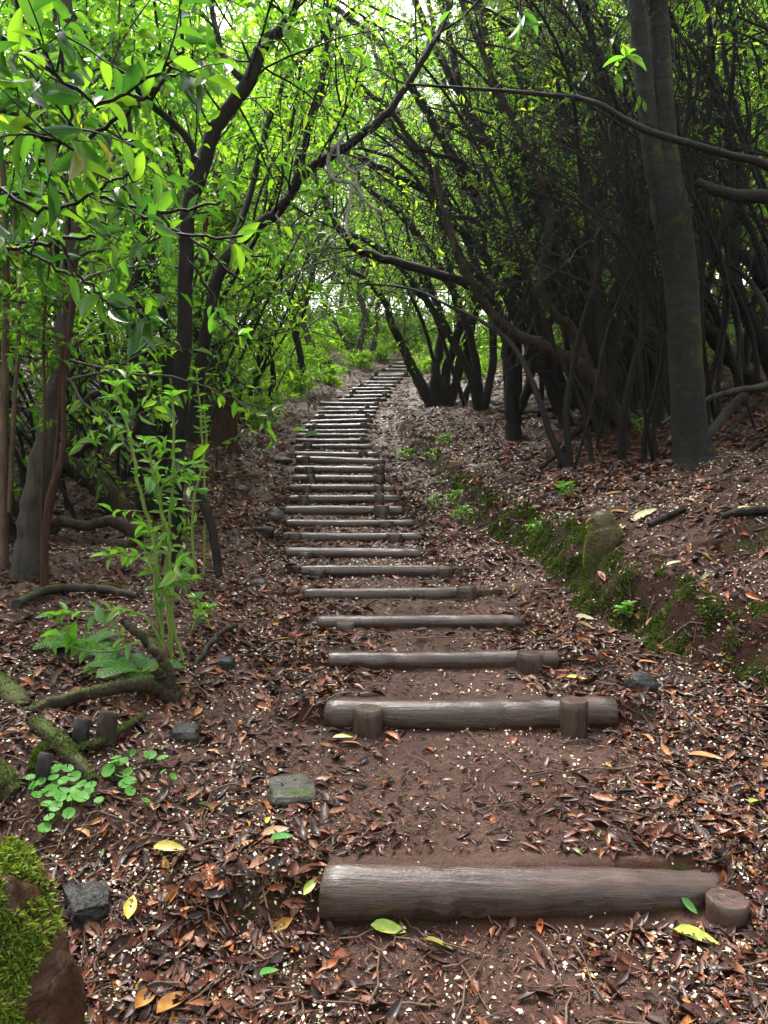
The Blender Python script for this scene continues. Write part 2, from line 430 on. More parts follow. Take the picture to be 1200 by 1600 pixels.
def litter_mat(name, stops, rough=.34, spec=.5, interp='CONSTANT'):
    m, nt, b, _ = mat(name); g = geo(nt); co = objco(nt)
    c = ramp(nt, stops, interp); nt.links.new(g.outputs['Random Per Island'], c.inputs[0])
    n = noise(nt, co, 45, 3, .6)
    mm = nt.nodes.new("ShaderNodeMix"); mm.data_type = 'RGBA'; mm.blend_type = 'MULTIPLY'; mm.inputs[0].default_value = 1
    nt.links.new(c.outputs[0], mm.inputs[6])
    cr = ramp(nt, [(.3, (.55, .5, .48)), (.7, (1.2, 1.15, 1.1))]); nt.links.new(n, cr.inputs[0]); nt.links.new(cr.outputs[0], mm.inputs[7])
    nt.links.new(mm.outputs[2], b.inputs['Base Color'])
    nt.links.new(mrange(nt, n, .35, .65, rough - .08, rough + .2), b.inputs['Roughness']); b.inputs['Specular IOR Level'].default_value = spec
    return m
M['litter'] = litter_mat("wet brown leaf litter", [(0, (0.0172, 0.0061, 0.0034)), (.20, (0.0399, 0.0123, 0.0070)), (.40, (0.0788, 0.0244, 0.0113)), (.55, (0.0459, 0.0193, 0.0122)),
    (.66, (0.1360, 0.0407, 0.0165)), (.76, (0.1718, 0.0733, 0.0382)), (.83, (0.0929, 0.0182, 0.0087)), (.89, (0.2433, 0.0712, 0.0173)), (.935, (0.2718, 0.1221, 0.0608)), (.965, (0.3148, 0.1322, 0.0304)), (.985, (0.3577, 0.1831, 0.0261)), (.993, (0.1061, 0.1502, 0.0318))], rough=.38, spec=.32)
M['shred'] = litter_mat("wet leaf shreds", [(0, (0.0172, 0.0061, 0.0034)), (.24, (0.0429, 0.0143, 0.0078)), (.47, (0.0830, 0.0284, 0.0156)), (.64, (0.1259, 0.0488, 0.0270)), (.79, (0.2002, 0.0944, 0.0556)), (.90, (0.1574, 0.0367, 0.0129)), (.955, (0.3434, 0.1729, 0.0955)), (.99, (0.1193, 0.1617, 0.0318))], rough=.42, spec=.3)
M['petal'] = litter_mat("pale fallen petals", [(0, (.42, .34, .23)), (.35, (.58, .50, .37)), (.62, (.28, .20, .12)), (.85, (.68, .63, .54))], rough=.45)

# wood of the steps
def wood(name, c1, c2, c3, mud=.5, axis=(1.2, 22, 22)):
    m, nt, b, _ = mat(name); co = objco(nt)
    oi = nt.nodes.new("ShaderNodeObjectInfo")
    ad = nt.nodes.new("ShaderNodeVectorMath"); ad.operation = 'ADD'; nt.links.new(co, ad.inputs[0])
    cb = nt.nodes.new("ShaderNodeCombineXYZ"); sc = math_(nt, 'MULTIPLY', oi.outputs['Random'], 37.0)
    for k in range(3): nt.links.new(sc, cb.inputs[k])
    nt.links.new(cb.outputs[0], ad.inputs[1]); co = ad.outputs[0]
    n1 = noise(nt, co, 2.0, 6, .65, .4, axis); n2 = noise(nt, co, 5, 4, .6); n3 = noise(nt, co, 60, 3)
    c = ramp(nt, [(.28, c1), (.5, c2), (.75, c3)]); nt.links.new(n1, c.inputs[0])
    col = mixc(nt, math_(nt, 'MULTIPLY', mrange(nt, n2, .50, .57), mud), c.outputs[0], (.062, .032, .023))
    crack = noise(nt, co, 1.3, 8, .75, .6, (axis[0] * .6, axis[1] * 1.3, axis[2] * 1.3))
    col = mixc(nt, mrange(nt, crack, .43, .385), col, (.018, .012, .010))
    nt.links.new(col, b.inputs['Base Color'])
    nt.links.new(mrange(nt, n2, .35, .65, .17, .44), b.inputs['Roughness'])
    b.inputs['Specular IOR Level'].default_value = .48
    bump(nt, math_(nt, 'ADD', n1, math_(nt, 'MULTIPLY', n3, .25)), b, .55, .010)
    return m
M['log'] = wood("wet weathered log", (.018, .0105, .008), (.046, .0265, .0195), (.084, .055, .045), mud=.5)
M['stake'] = wood("wet brown stake", (.022, .014, .010), (.046, .028, .021), (.078, .050, .038), axis=(20, 20, 1.5))
def rockmat(name, c1, c2, moss=0.0, updir=(0, 0, 1), rough=.5):
    m = bark(name, c1, c2, moss=moss, scale=9, rough=rough, updir=updir, stretch=(1, 1, 1)); return m
M['rock_dark'] = rockmat("dark wet rock", (.010, .009, .0085), (.040, .036, .033), .0)
M['rock_grey'] = rockmat("grey green rock", (.025, .024, .021), (.085, .078, .066), .5)
M['rock_moss'] = rockmat("mossy boulder", (.020, .010, .006), (.085, .040, .020), .62, (-.75, -.25, .45))
M['earth_lump'] = rockmat("earthy mossy stump", (.03, .018, .012), (.10, .060, .040), .8, (-.8, -.3, .3))
M['moss'] = leafmat("moss tufts", [(0, (.022, .040, .007)), (.5, (.052, .080, .012)), (1, (.12, .15, .025))], trans=.3, rough=.7, tgain=1.2, spec=.2)
M['moss_bright'] = leafmat("bright moss tufts", [(0, (.07, .12, .012)), (.5, (.15, .22, .022)), (1, (.26, .33, .045))], trans=.3, rough=.7, tgain=1.2, spec=.2)

# ---------------------------------------------------------------- ground sheet
gy = np.concatenate([np.arange(-8, 0.8, .4), np.arange(0.8, 10, .028), np.arange(10, 32, .07), 32 * (1.045 ** np.arange(0, 40))])
ax = np.concatenate([np.arange(0, 3.2, .032), 3.2 * (1.05 ** np.arange(0, 72))])
gx = np.concatenate([-ax[:0:-1], ax])
XX, YY = np.meshgrid(gx, gy); ZZ = H(XX, YY)
nx, ny = len(gx), len(gy)
mb = MB(); idx = np.arange(nx * ny).reshape(ny, nx)
mb.add(np.stack([XX, YY, ZZ], -1).reshape(-1, 3), np.stack([idx[:-1, :-1], idx[:-1, 1:], idx[1:, 1:], idx[1:, :-1]], -1).reshape(-1, 4))
ground = mb.build("ground", M['mud']); tag(ground, kind='structure')
#@@STEPS
# ---------------------------------------------------------------- log steps
ORD = "first second third fourth fifth sixth seventh eighth ninth tenth eleventh twelfth thirteenth fourteenth fifteenth sixteenth seventeenth eighteenth nineteenth twentieth".split()
def ordinal(n):
    if n <= 20: return ORD[n - 1]
    return {21: "twenty-first", 22: "twenty-second", 23: "twenty-third", 24: "twenty-fourth", 25: "twenty-fifth", 26: "twenty-sixth"}[n]
rng = np.random.default_rng(11)
for i, (l, r, t, b, dr, st) in enumerate(STEPS):
    g = LOG[i]; Y = g['Y']; rad = g['r']
    A = g['A'].copy(); B = g['B'].copy()
    zc = LZ[i] + rad * 0.80
    tilt = (B[2] - A[2]) / 2
    A[2] = zc - tilt; B[2] = zc + tilt
    if dr >= 20: A[2] = zc + .005; B[2] = zc - .025; A[1] -= .03; B[1] += .07; B = B + (B - A) * .07; B[2] -= .03
    base = np.array([(A[0] + B[0]) / 2, Y, LZ[i]])
    ids = len(st)
    side = "both ends" if ids == 2 else ("its left end" if (st[0][0] + st[0][1]) / 2 < (l + r) / 2 else "its right end")
    if i == 0: lab = "thick wet log step nearest the viewer, its right end sunk beside a worn stake"
    elif i == 1: lab = "broad weathered log step held by two stakes, second up from the bottom of the path"
    elif i < 20: lab = f"wet log step with {'stakes near' if ids == 2 else 'a stake near'} {side}, {ordinal(i + 1)} up from the bottom"
    else:
        k = NS - i
        lab = f"small far log step with {'stakes near' if ids == 2 else 'a stake near'} {side}, {ordinal(k)} down from the top" if k > 1 else "topmost small log step of the stairs, pegged at its left end"
    root = empty("log_step", base, lab, "log step", "log steps climbing the forest path")
    n = 26 if i < 8 else 12; s = 20 if i < 8 else 10
    tt = np.linspace(0, 1, n)[:, None]; P = A * (1 - tt) + B * tt
    P[:, 1] += rng.uniform(-.02, .02) * np.sin(tt[:, 0] * math.pi) + rng.uniform(-.015, .015) * (tt[:, 0] - .5) + .006 * rng.normal(size=n)
    P[:, 2] += rng.uniform(-.012, .006) * np.sin(tt[:, 0] * math.pi)
    rr = rad * (1 + rng.uniform(-.10, .10) * (tt[:, 0] - .5) + .025 * np.sin(tt[:, 0] * rng.uniform(8, 14) + rng.uniform(0, 6)))
    if i == 0: rr *= np.linspace(1.0, .92, n)
    rr[0] *= .90; rr[-1] *= .90
    P = np.concatenate([P[:1], P[:1] + (P[1:2] - P[:1]) * .12, P[1:-1], P[-1:] - (P[-1:] - P[-2:-1]) * .12, P[-1:]])
    rr = np.concatenate([rr[:1] * .96, rr[:1] * 1.08, rr[1:-1], rr[-1:] * 1.08, rr[-1:] * .96])
    mb = MB(); mb.tube(P, rr, s, cap=True, lump=.025, rng=rng)
    mb.build("log", M['log'], root, loc=base)
    for (sl, sr, sty, sby) in st:
        ys = Y - rad - .03 + (.06 if i == 0 else 0)
        top = at((sl + sr) / 2, sty, ys); bot = at((sl + sr) / 2, sby, ys)
        w = max((sr - sl) * .5 * ys / F, .028)
        top[1] -= w * .15
        zt = max(top[2], LZ[i] + .05); zl = LZ[i] - .15
        if i == 0: zt = LZ[i] + .068
        k = 9 if i < 8 else 5
        zz = np.concatenate([np.linspace(zl, zt - w * .05, k), [zt]])
        rw = np.full(len(zz), w); rw[-1] = w * .94
        Q = np.stack([top[0] + .02 * rng.normal() * (zz - zl), np.full(len(zz), top[1]) + .04 * (zz - zl), zz], -1)
        mb = MB(); mb.tube(Q, rw, 14 if i < 8 else 8, cap=True, lump=.03, rng=rng)
        mb.build("stake", M['stake'], root, loc=base)
#@@LITTER
# ---------------------------------------------------------------- litter on the ground
rng = np.random.default_rng(5)
def scatter(n, y0, y1, power=1.6, wide=.62):
    """ground points inside the view, thinning out with distance"""
    u = rng.uniform(0, 1, n); a = 1 - power
    y = (y0 ** a + u * (y1 ** a - y0 ** a)) ** (1 / a)
    x = rng.uniform(-1, 1, n) * (wide * y + .4)
    return x, y
def tread(x, y): return 1 - sstep(.20, .80, np.abs(x - np.interp(y, PY, PX)) + .5 * fbm(x * 2.2, y * 2.2, 3, 91))
def on_log(x, y):
    m = np.zeros(len(x), bool)
    for g in LOG[:14]:
        m |= (np.abs(y - g['Y']) < g['r'] * 1.15) & (np.abs(x - g['xc']) < g['hw'])
    return m
def litter(name, mt, n, size, asp, y1, tpl, keep=1.0, power=1.6, tilt=.28, lift=.006, curlr=.5, grow=.06, y0=1.3, treadkeep=1.0, onlog=.0):
    x, y = scatter(n, y0, y1, power)
    patch = .55 + 1.8 * fbm(x * 1.3, y * 1.3, 3, 77) if size > .012 else .50 + 3.2 * fbm(x * 1.9 + 5, y * 1.9, 4, 78)
    p = np.clip(patch, .10 if size < .012 else .25, 1) * (1 - (1 - treadkeep) * tread(x, y))
    ol = on_log(x, y); p = p * np.clip((Hn(x, y, .05)[:, 2] - .60) / .25, .38, 1)
    k = (rng.uniform(0, 1, n) < p) & (~ol | (rng.uniform(0, 1, n) < onlog))
    x, y = x[k], y[k]; n = len(x)
    nn = norm(Hn(x, y) + tilt * rng.normal(size=(n, 3)))
    a = rng.uniform(0, 2 * math.pi, n)
    d = np.stack([np.cos(a), np.sin(a), 0 * a], -1); d = norm(d - nn * (d * nn).sum(1, keepdims=True))
    s = size * np.clip(np.exp(rng.normal(0, .32 if size > .012 else .5, n)), .35, 1.8) * (1 + grow * np.clip(y - 2, 0, 12))
    p3 = np.stack([x, y, H(x, y) + lift + .3 * tilt * s * rng.uniform(0, 1, n)], -1) - d * (s * .5)[:, None]
    L = Leaves(); L.add(p3, d, nn, s, s * asp * rng.uniform(.7, 1.3, n))
    mb = MB(); L.into(mb, tpl, curl=rng.normal(0, curlr, n) * .5 + .15)
    o = mb.build(name, mt); tag(o, kind='stuff'); return o
tag(litter("leaf_litter", M['litter'], 74000, .053, .33, 24, LEAF_MID, treadkeep=.05, lift=.006, power=1.3, grow=.07), "wet brown fallen leaves carpeting the slopes beside the path", "leaf litter")
tag(litter("leaf_shreds", M['shred'], 320000, .023, .25, 34, LEAF_LO, treadkeep=.26, lift=.004, tilt=.25, power=1.15), "small wet shreds of leaf and bark trodden over the path", "leaf litter")
tag(litter("petal_litter", M['petal'], 75000, .0095, .62, 24, LEAF_Q, treadkeep=.30, lift=.010, tilt=.3, curlr=.3, grow=.12, power=1.2, onlog=.15), "pale petals sprinkled over path and bank", "petals")
tag(litter("leaf_litter", M['litter'], 90000, .085, .33, 32, LEAF_LO, treadkeep=.25, lift=.006, power=1.05, grow=.0, y0=7), "brown leaves thinly covering the upper slopes on both sides of the far steps", "leaf litter")
tag(litter("petal_litter", M['petal'], 90000, .0119, .62, 30, LEAF_Q, treadkeep=.6, lift=.010, tilt=.3, curlr=.3, grow=.07, power=1.03, onlog=.1, y0=5.5), "pale petals and leaf flecks among the upper steps", "petals")
# thin twigs
mb = MB(); x, y = scatter(1500, 1.4, 16, 1.5)
for k in range(len(x)):
    if on_log(x[k:k + 1], y[k:k + 1])[0] or (tread(x[k:k+1], y[k:k+1])[0] > .4 and rng.uniform() < .6): continue
    L = rng.uniform(.06, .30); a = rng.uniform(0, 2 * math.pi); t = np.linspace(-.5, .5, 5)
    bx = x[k] + t * L * math.cos(a) + .01 * rng.normal(size=5); by = y[k] + t * L * math.sin(a) + .01 * rng.normal(size=5)
    mb.tube(np.stack([bx, by, H(bx, by) + .010 + .008 * rng.uniform(0, 1, 5)], -1), rng.uniform(.0015, .005) * np.linspace(1.1, .6, 5), 4)
tag(mb.build("twig_litter", M['stem_brown']), "thin broken twigs strewn over the forest floor", "twigs", kind='stuff')
#@@TREES
# ---------------------------------------------------------------- trees
def px_stem(rows, k=5, wob=.0, rng=None):
    """rows of (photo x, photo y, depth, radius in photo px) -> smooth 3-D centre line and radii"""
    P = np.array([at(a, b, Y) for a, b, Y, r in rows]); rad = np.array([r * Y / F for a, b, Y, r in rows])
    C = crom(P, k); t = np.linspace(0, len(rows) - 1, len(C)); rr = np.interp(t, np.arange(len(rows)), rad)
    if wob and rng is not None: C[1:-1] += rng.normal(0, wob, (len(C) - 2, 3))
    return C, rr
def side_branches(mb, LV, rng, C, rr, n, L, t0=.2, t1=1.0, bias=(0, 0, .2), sub=4, leaves=8, size=.1, wob=.28, asp=.36, rmax=.02, sublen=.5):
    """branches, twigs and leaves along a limb"""
    for k in range(n):
        t = rng.uniform(t0, t1) * (len(C) - 1); i = min(int(t), len(C) - 2)
        p = C[i] + (C[i + 1] - C[i]) * (t - i); T = norm(C[i + 1] - C[i])
        d = norm(rand_unit(rng) + .45 * T + np.array(bias))
        l = L * rng.uniform(.5, 1.25); r0 = min(rr[i] * .55, rmax)
        B = wander(rng, p, d, l, 6, wob, .03); mb.tube(B, np.linspace(r0, r0 * .35, 7), 5)
        for s in range(sub):
            j = rng.integers(2, 7); d2 = norm(norm(B[min(j, 6)] - B[j - 1]) + .9 * rand_unit(rng) + np.array([0, 0, .1]))
            l2 = l * sublen * rng.uniform(.5, 1.2); Tw = wander(rng, B[j], d2, l2, 4, .3)
            mb.tube(Tw, np.linspace(r0 * .38, r0 * .15, 5), 3)
            if leaves and LV is not None: twig_leaves(LV, rng, Tw, leaves, size, asp)
        if leaves and LV is not None: twig_leaves(LV, rng, B, leaves, size, asp, start=.4)
def tree(name, label, cat, base, stems, bark_m, group=None, sides=9, leaf_m=None, branch=None, tpl=LEAF_MID, seed=0, lump=.04):
    """a tree read off the photo: stems = list of (C, rr); branch = list of kwargs, one per stem or None"""
    rng = np.random.default_rng(seed); root = empty(name, base, label, cat, group)
    mb = MB(); LV = Leaves()
    for q, (C, rr) in enumerate(stems):
        mb.tube(C, rr, sides, cap=True, lump=lump, rng=rng)
        if branch and branch[q]: side_branches(mb, LV, rng, C, rr, **branch[q])
    mb.build("trunk", bark_m, root, loc=base)
    if LV.count():
        ml = MB(); LV.into(ml, tpl); ml.build("crown", leaf_m, root, loc=base)
    return root

rng = np.random.default_rng(3)
# --- the tall twin-stemmed tree on the bank
b0 = gp(1083, 716); Yt = b0[1]
main = px_stem([(1090,752,Yt,58),(1086,716,Yt,35),(1080,680,Yt,27),(1074,600,Yt,25),(1068,480,Yt,24.5),(1060,400,Yt,26),(1048,330,Yt,28),(1043,290,Yt,24),(1040,240,Yt,19),(1034,150,Yt,17.5),(1028,50,Yt+.05,17),(1020,-50,Yt+.05,16),(1010,-170,Yt+.1,14),(1000,-420,Yt,11),(990,-750,Yt,7)])
fork = px_stem([(1045,345,Yt-.02,16),(1028,285,Yt-.04,15),(1018,230,Yt-.06,14.5),(1008,140,Yt-.08,14),(998,45,Yt-.08,13.5),(988,-60,Yt-.1,13),(975,-180,Yt-.12,11),(940,-400,Yt-.2,9),(900,-700,Yt-.3,6)])
tree("twin_stemmed_tree", "tall grey twin-stemmed tree with moss at its foot, standing on the right bank", "tree", b0, [main, fork], M['bark_grey'], sides=18,
     leaf_m=M['leaf_laurel'], branch=[dict(n=26, L=1.6, t0=.80, leaves=9, size=.13), dict(n=22, L=1.5, t0=.60, leaves=9, size=.13)], seed=4, lump=.03)

# --- left: the dark curved laurel
b0 = gp(268, 882); Y = b0[1]
S1 = px_stem([(266,890,Y,17.20),(270,800,Y,14.62),(277,680,Y,13.76),(286,560,Y,12.04),(290,450,Y,11.61),(291,360,Y,11.61),(298,312,Y,12.04),(312,272,Y,12.04),(325,228,Y,11.18),(336,200,Y,10.75),(360,165,Y,10.75),(388,128,Y,10.75),(400,92,Y,10.32),(413,68,Y,9.46),(442,42,Y,8.60),(460,8,Y,8.17),(474,-50,Y,7.74),(500,-220,Y,6.02),(470,-420,Y,3.44)], rng=rng, wob=.004)
S2 = px_stem([(297,318,Y,8),(302,270,Y-.03,6),(303,238,Y-.06,5.5),(290,213,Y-.1,5.5),(262,185,Y-.16,5),(232,160,Y-.2,5),(205,128,Y-.25,4.5),(170,90,Y-.3,4),(140,60,Y-.35,3.5),(100,0,Y-.4,3)])
S3 = px_stem([(388,130,Y,7),(366,112,Y,5),(346,82,Y+.03,4.5),(340,55,Y+.05,4.5),(332,20,Y+.1,4),(326,-40,Y+.1,3.5)])
S4 = px_stem([(276,690,Y,10),(292,735,Y-.1,8),(315,780,Y-.2,7.5),(332,830,Y-.3,7),(342,900,Y-.4,6.5)])
tree("curved_laurel", "dark laurel left of the stairs whose bare trunk bends to the upper right", "tree", b0, [S1, S2, S3, S4], M['bark_dark'], sides=12, leaf_m=M['leaf_laurel'],
     branch=[dict(n=30, L=1.0, t0=.35, leaves=7, size=.10, rmax=.010), dict(n=14, L=.7, t0=.3, leaves=6, size=.10, rmax=.006), dict(n=8, L=.7, t0=.5, leaves=6, size=.1, rmax=.006), None], seed=8)

# --- leaning trunk that crosses behind it
b0 = gp(300, 700); Y = 7.4; b0 = np.array([at(300, 640, Y)[0], Y, hz(at(300, 640, Y)[0], Y)])
A1 = px_stem([(296,690,Y,10.80),(310,600,Y,10.08),(325,500,Y,9.36),(345,420,Y,9.36),(388,364,Y,9.36),(425,338,Y,8.64),(448,312,Y,7.92),(464,286,Y,7.20),(492,258,Y,7.92),(532,234,Y,7.20),(580,198,Y,6.48),(612,168,Y,5.76),(650,110,Y,5.04),(690,40,Y,4.32),(720,-60,Y,3.60)], rng=rng, wob=.006)
A2 = px_stem([(460,296,Y,7.65),(468,250,Y,5.95),(484,190,Y,5.10),(502,130,Y,5.10),(512,60,Y,4.67),(512,-20,Y,4.25),(520,-120,Y,3.40)], rng=rng, wob=.01)
A3 = px_stem([(350,415,Y,7),(392,300,Y+.3,5),(420,190,Y+.5,5),(428,170,Y+.5,4),(470,90,Y+.6,4),(560,10,Y+.7,3)], rng=rng, wob=.01)
tree("leaning_laurel", "reddish black trunk leaning right across the stairs behind the curved laurel", "tree", b0, [A1, A2, A3], M['bark_dark'], sides=10, leaf_m=M['leaf_far'],
     branch=[dict(n=26, L=1.2, t0=.25, leaves=6, size=.075, rmax=.012), dict(n=16, L=.9, t0=.3, leaves=6, size=.075, rmax=.008), dict(n=16, L=.9, t0=.3, leaves=6, size=.075, rmax=.008)], seed=10)

# --- stout grey trunk at the left edge
b0 = gp(48, 905); Y = b0[1]
G1 = px_stem([(42,930,Y,29),(44,890,Y,24),(50,830,Y,21),(60,760,Y,21),(74,690,Y,17),(86,620,Y,15),(96,550,Y,13),(106,470,Y,12),(112,400,Y,11),(116,330,Y,11),(118,250,Y,10),(112,150,Y,9),(104,0,Y,8),(96,-200,Y,10),(60,-450,Y,6)], rng=rng, wob=.006)
tree("grey_laurel", "stout grey mossy trunk at the left edge, half hidden by leaves", "tree", b0, [G1], M['bark_pale'], sides=14, leaf_m=M['leaf_laurel'],
     branch=[dict(n=34, L=1.3, t0=.35, leaves=8, size=.11, rmax=.012)], seed=12)
# --- peeling red stems beside it
b0 = gp(70, 915); Y = b0[1] - .1
Rr = [px_stem([(70,920,Y,6.5),(70,860,Y,6.1),(76,790,Y,7.2),(88,745,Y,6.5),(100,690,Y,4.3),(98,620,Y,4.0),(104,540,Y,3.6),(112,440,Y,2.9),(100,300,Y,2.2)]),
      px_stem([(66,900,Y,2.9),(66,780,Y,2.5),(70,640,Y,2.5),(68,520,Y,2.2),(80,380,Y,1.8)]), px_stem([(78,800,Y,2.9),(90,680,Y,2.5),(96,560,Y,2.2),(108,500,Y,2.2)])]
tree("red_barked_shrub", "thin peeling red-brown stems growing against the stout grey trunk", "shrub", b0, Rr, M['bark_red'], sides=8, leaf_m=M['leaf_laurel'],
     branch=[dict(n=10, L=.5, t0=.5, leaves=6, size=.08, rmax=.005), dict(n=6, L=.4, t0=.5, leaves=6, size=.08, rmax=.004), None], seed=13)
b0 = gp(10, 880); Y = b0[1] - .3
tree("brown_sapling", "two thin brown stems rising at the very left edge", "sapling", b0, [px_stem([(8,900,Y,7),(6,740,Y,6.5),(8,560,Y,6),(10,430,Y,5),(4,250,Y,4)]), px_stem([(14,800,Y,4),(22,640,Y,3.5),(30,480,Y,3),(20,300,Y,2.5)])], M['stem_brown'], sides=7,
     leaf_m=M['leaf_laurel'], branch=[dict(n=9, L=.5, t0=.4, leaves=6, size=.10, rmax=.004), dict(n=7, L=.4, t0=.4, leaves=6, size=.10, rmax=.004)], seed=14)

# --- red hollow trunk by the path, dark shaggy trunk behind the saplings
b0 = gp(352, 700); Y = b0[1]
tree("hollow_red_trunk", "leaning trunk with torn red-brown bark standing at the left edge of the path", "tree", b0,
     [px_stem([(358,716,Y,22),(352,690,Y,19),(343,650,Y,17),(331,605,Y,16),(318,555,Y,15),(312,500,Y,13),(316,420,Y,10),(330,330,Y,8),(350,200,Y,6)], rng=rng, wob=.01),
      px_stem([(362,705,Y+.15,10),(360,650,Y+.2,9),(345,580,Y+.2,9),(335,540,Y+.2,8)]), px_stem([(386,668,Y+.6,4),(372,610,Y+.5,4),(360,560,Y+.4,3.5)])], M['bark_red'], sides=11,
     leaf_m=M['leaf_laurel'], branch=[dict(n=14, L=.9, t0=.45, leaves=6, size=.085, rmax=.008), None, None], seed=15)
b0 = gp(238, 800); Y = b0[1]
tree("shaggy_trunk", "dark shaggy trunk wrapped in dead fronds behind the green saplings", "tree", b0,
     [px_stem([(242,822,Y,32),(240,760,Y,27),(236,690,Y,24),(228,620,Y,22),(220,540,Y,18),(216,470,Y,14),(222,380,Y,11),(205,250,Y,8),(190,100,Y,6)], rng=rng, wob=.012),
      px_stem([(262,700,Y,8),(262,600,Y-.1,8),(256,500,Y-.1,7),(240,440,Y-.2,6),(228,390,Y-.2,5)]), px_stem([(272,610,Y,6),(262,530,Y,6),(250,470,Y,5),(236,385,Y,4)])], M['bark_dark'], sides=12,
     leaf_m=M['leaf_laurel'], branch=[dict(n=22, L=.9, t0=.4, leaves=6, size=.09, rmax=.008), None, None], seed=16, lump=.09)

# --- right: the stems of the tree heath thicket that can be told apart
def heath(name, label, base_px, stems, seed, bk='bark_heath', dy=0, wob=.012, br=14, L=1.1, leaves=0, group="tree heaths leaning over the stairs from the right", lv=True):
    b0 = gp(*base_px); Y = b0[1] + dy; r_ = np.random.default_rng(seed)
    S = [px_stem([(a, b, Y + (q[0] if q else 0), w) for a, b, w, *q in s], rng=r_, wob=wob) for s in stems]
    return tree(name, label, "tree", b0, S, M[bk], group, sides=8, leaf_m=M['leaf_far'] if leaves else M['leaf_heath'],
        branch=[dict(n=br, L=L, t0=.3, leaves=leaves, size=.06, asp=.38, rmax=.012, sub=5, wob=.35, sublen=.6) for _ in S], seed=seed)
heath("tree_heath", "clump of dark stems rooted beside the bend of the stairs, leaning left over the steps", (682,634), [
  [(678,640,10),(655,596,9),(632,550,7),(612,505,6),(600,470,5),(572,438,4),(540,420,3)],
  [(683,640,10),(680,590,8),(688,540,7.5),(692,500,7),(672,450,6),(660,400,5),(636,335,4),(610,250,3)],
  [(690,640,9),(700,570,7),(720,500,7),(704,430,6),(690,350,5),(652,250,4.5),(610,150,4),(570,30,3)],
  [(698,638,9),(714,590,7),(722,550,7),(744,470,6),(735,380,5.5),(722,300,5),(700,200,4.5),(688,90,4),(660,-40,3)],
  [(704,640,6),(712,600,4),(716,560,4),(735,520,3.5),(760,440,3),(770,360,3)],
  [(724,632,6),(736,590,4.5),(730,540,4),(740,500,4),(728,440,3.5),(700,380,3)]], 21, br=12, L=1.6)
heath("tree_heath", "dark upright trunk on the bank edge that forks at head height, right of the stairs", (800,685), [
  [(803,700,15),(801,660,12),(799,600,11),(793,556,11),(786,505,9),(770,462,8),(781,380,7),(762,280,6.5),(722,150,6),(690,0,5),(670,-120,4)],
  [(797,566,9),(812,520,8),(836,470,7),(852,400,7),(832,300,6.5),(792,180,6),(758,50,5),(740,-80,4)],
  [(800,570,8),(790,520,8),(770,468,7.5),(722,441,7.5),(660,421,7),(600,405,6.5),(556,388,6),(526,352,5.5),(506,312,4.5),(492,268,3)],
  [(802,660,8),(826,600,7),(838,540,6.5),(868,480,6),(872,400,5),(850,300,5),(830,200,4),(800,90,3.5)]], 22, br=13, L=1.1)
heath("tree_heath", "mossy trunk sprawling low out of the bank with a sawn stub", (996,664), [
  [(1003,672,14),(978,654,13),(957,640,12.5),(933,603,12),(912,574,13),(877,553,10),(833,533,9),(800,518,8),(760,480,7),(730,430,6),(700,360,5),(680,260,4)],
  [(925,590,10),(914,560,8),(900,520,7),(860,480,6.5),(845,430,6),(860,350,5.5),(830,250,5),(770,120,4.5),(720,0,4)]], 23, bk='bark_moss', br=13, L=.9)
heath("tree_heath", "pale stem slanting left from the ground just behind the twin-stemmed tree", (983,630), [
  [(985,640,12),(970,600,10),(955,565,9),(933,520,9),(905,490,8),(880,455,8),(868,400,7),(850,330,6.5),(815,240,6),(770,130,5),(740,0,4)],
  [(984,630,7),(978,580,6),(960,530,5.5),(938,500,5),(930,450,5),(940,380,4.5),(920,280,4),(880,150,3.5)]], 24, dy=.1, bk='bark_pale', br=12, L=.9)
heath("tree_heath", "thin black stems rising straight behind the sprawling mossy trunk", (1003,645), [
  [(1004,650,7),(996,600,6.5),(988,540,6.5),(990,470,6),(1000,400,5.5),(992,320,5),(970,200,5),(930,60,4),(900,-60,3)],
  [(1050,640,8),(1020,590,7.5),(1008,540,7),(1002,470,6.5),(1020,400,6),(1010,300,5),(980,160,4.5),(950,20,4)],
  [(960,640,7),(968,580,6.5),(940,520,6),(920,460,6),(900,380,5),(860,270,4.5),(820,150,4),(780,30,3)]], 25, dy=.8, br=14, L=.9)
heath("tree_heath", "dark twisted limbs crowding behind the right edge of the photo", (1180,610), [
  [(1184,620,14),(1172,594,13),(1133,552,12),(1097,508,11),(1080,450,10),(1100,380,9),(1090,280,8),(1050,160,7),(1000,30,6)],
  [(1220,610,14),(1195,545,12),(1172,500,12),(1150,450,11),(1140,400,10),(1160,300,9),(1130,180,8),(1090,60,7),(1050,-60,5)],
  [(1230,600,12),(1222,500,11),(1180,420,10),(1120,360,9),(1085,300,9),(1060,230,7),(1090,130,6),(1130,0,5)]], 26, dy=.3, br=16, L=.9)
heath("tree_heath", "long dark heath limbs arching left high across the stairs from behind the forked trunk", (880,668), [
  [(884,672,12),(878,620,10),(868,560,9),(838,480,8),(800,400,8),(742,310,7.5),(690,215,7),(640,130,6),(585,60,5),(520,10,4)],
  [(880,650,8),(850,590,7),(815,520,6.5),(775,430,6),(722,360,6),(660,300,5.5),(600,262,5),(548,240,4),(505,232,3)],
  [(890,640,8),(905,560,7),(890,470,7),(842,390,6.5),(806,300,6),(750,200,6),(700,110,5.5),(655,20,5),(620,-80,4)],
  [(886,655,7),(860,600,6.5),(845,540,6),(800,470,6),(735,420,5.5),(690,340,5),(668,260,5),(615,180,4),(560,130,3.5),(500,95,3)]], 30, br=14, L=.9, leaves=5, dy=-.3)
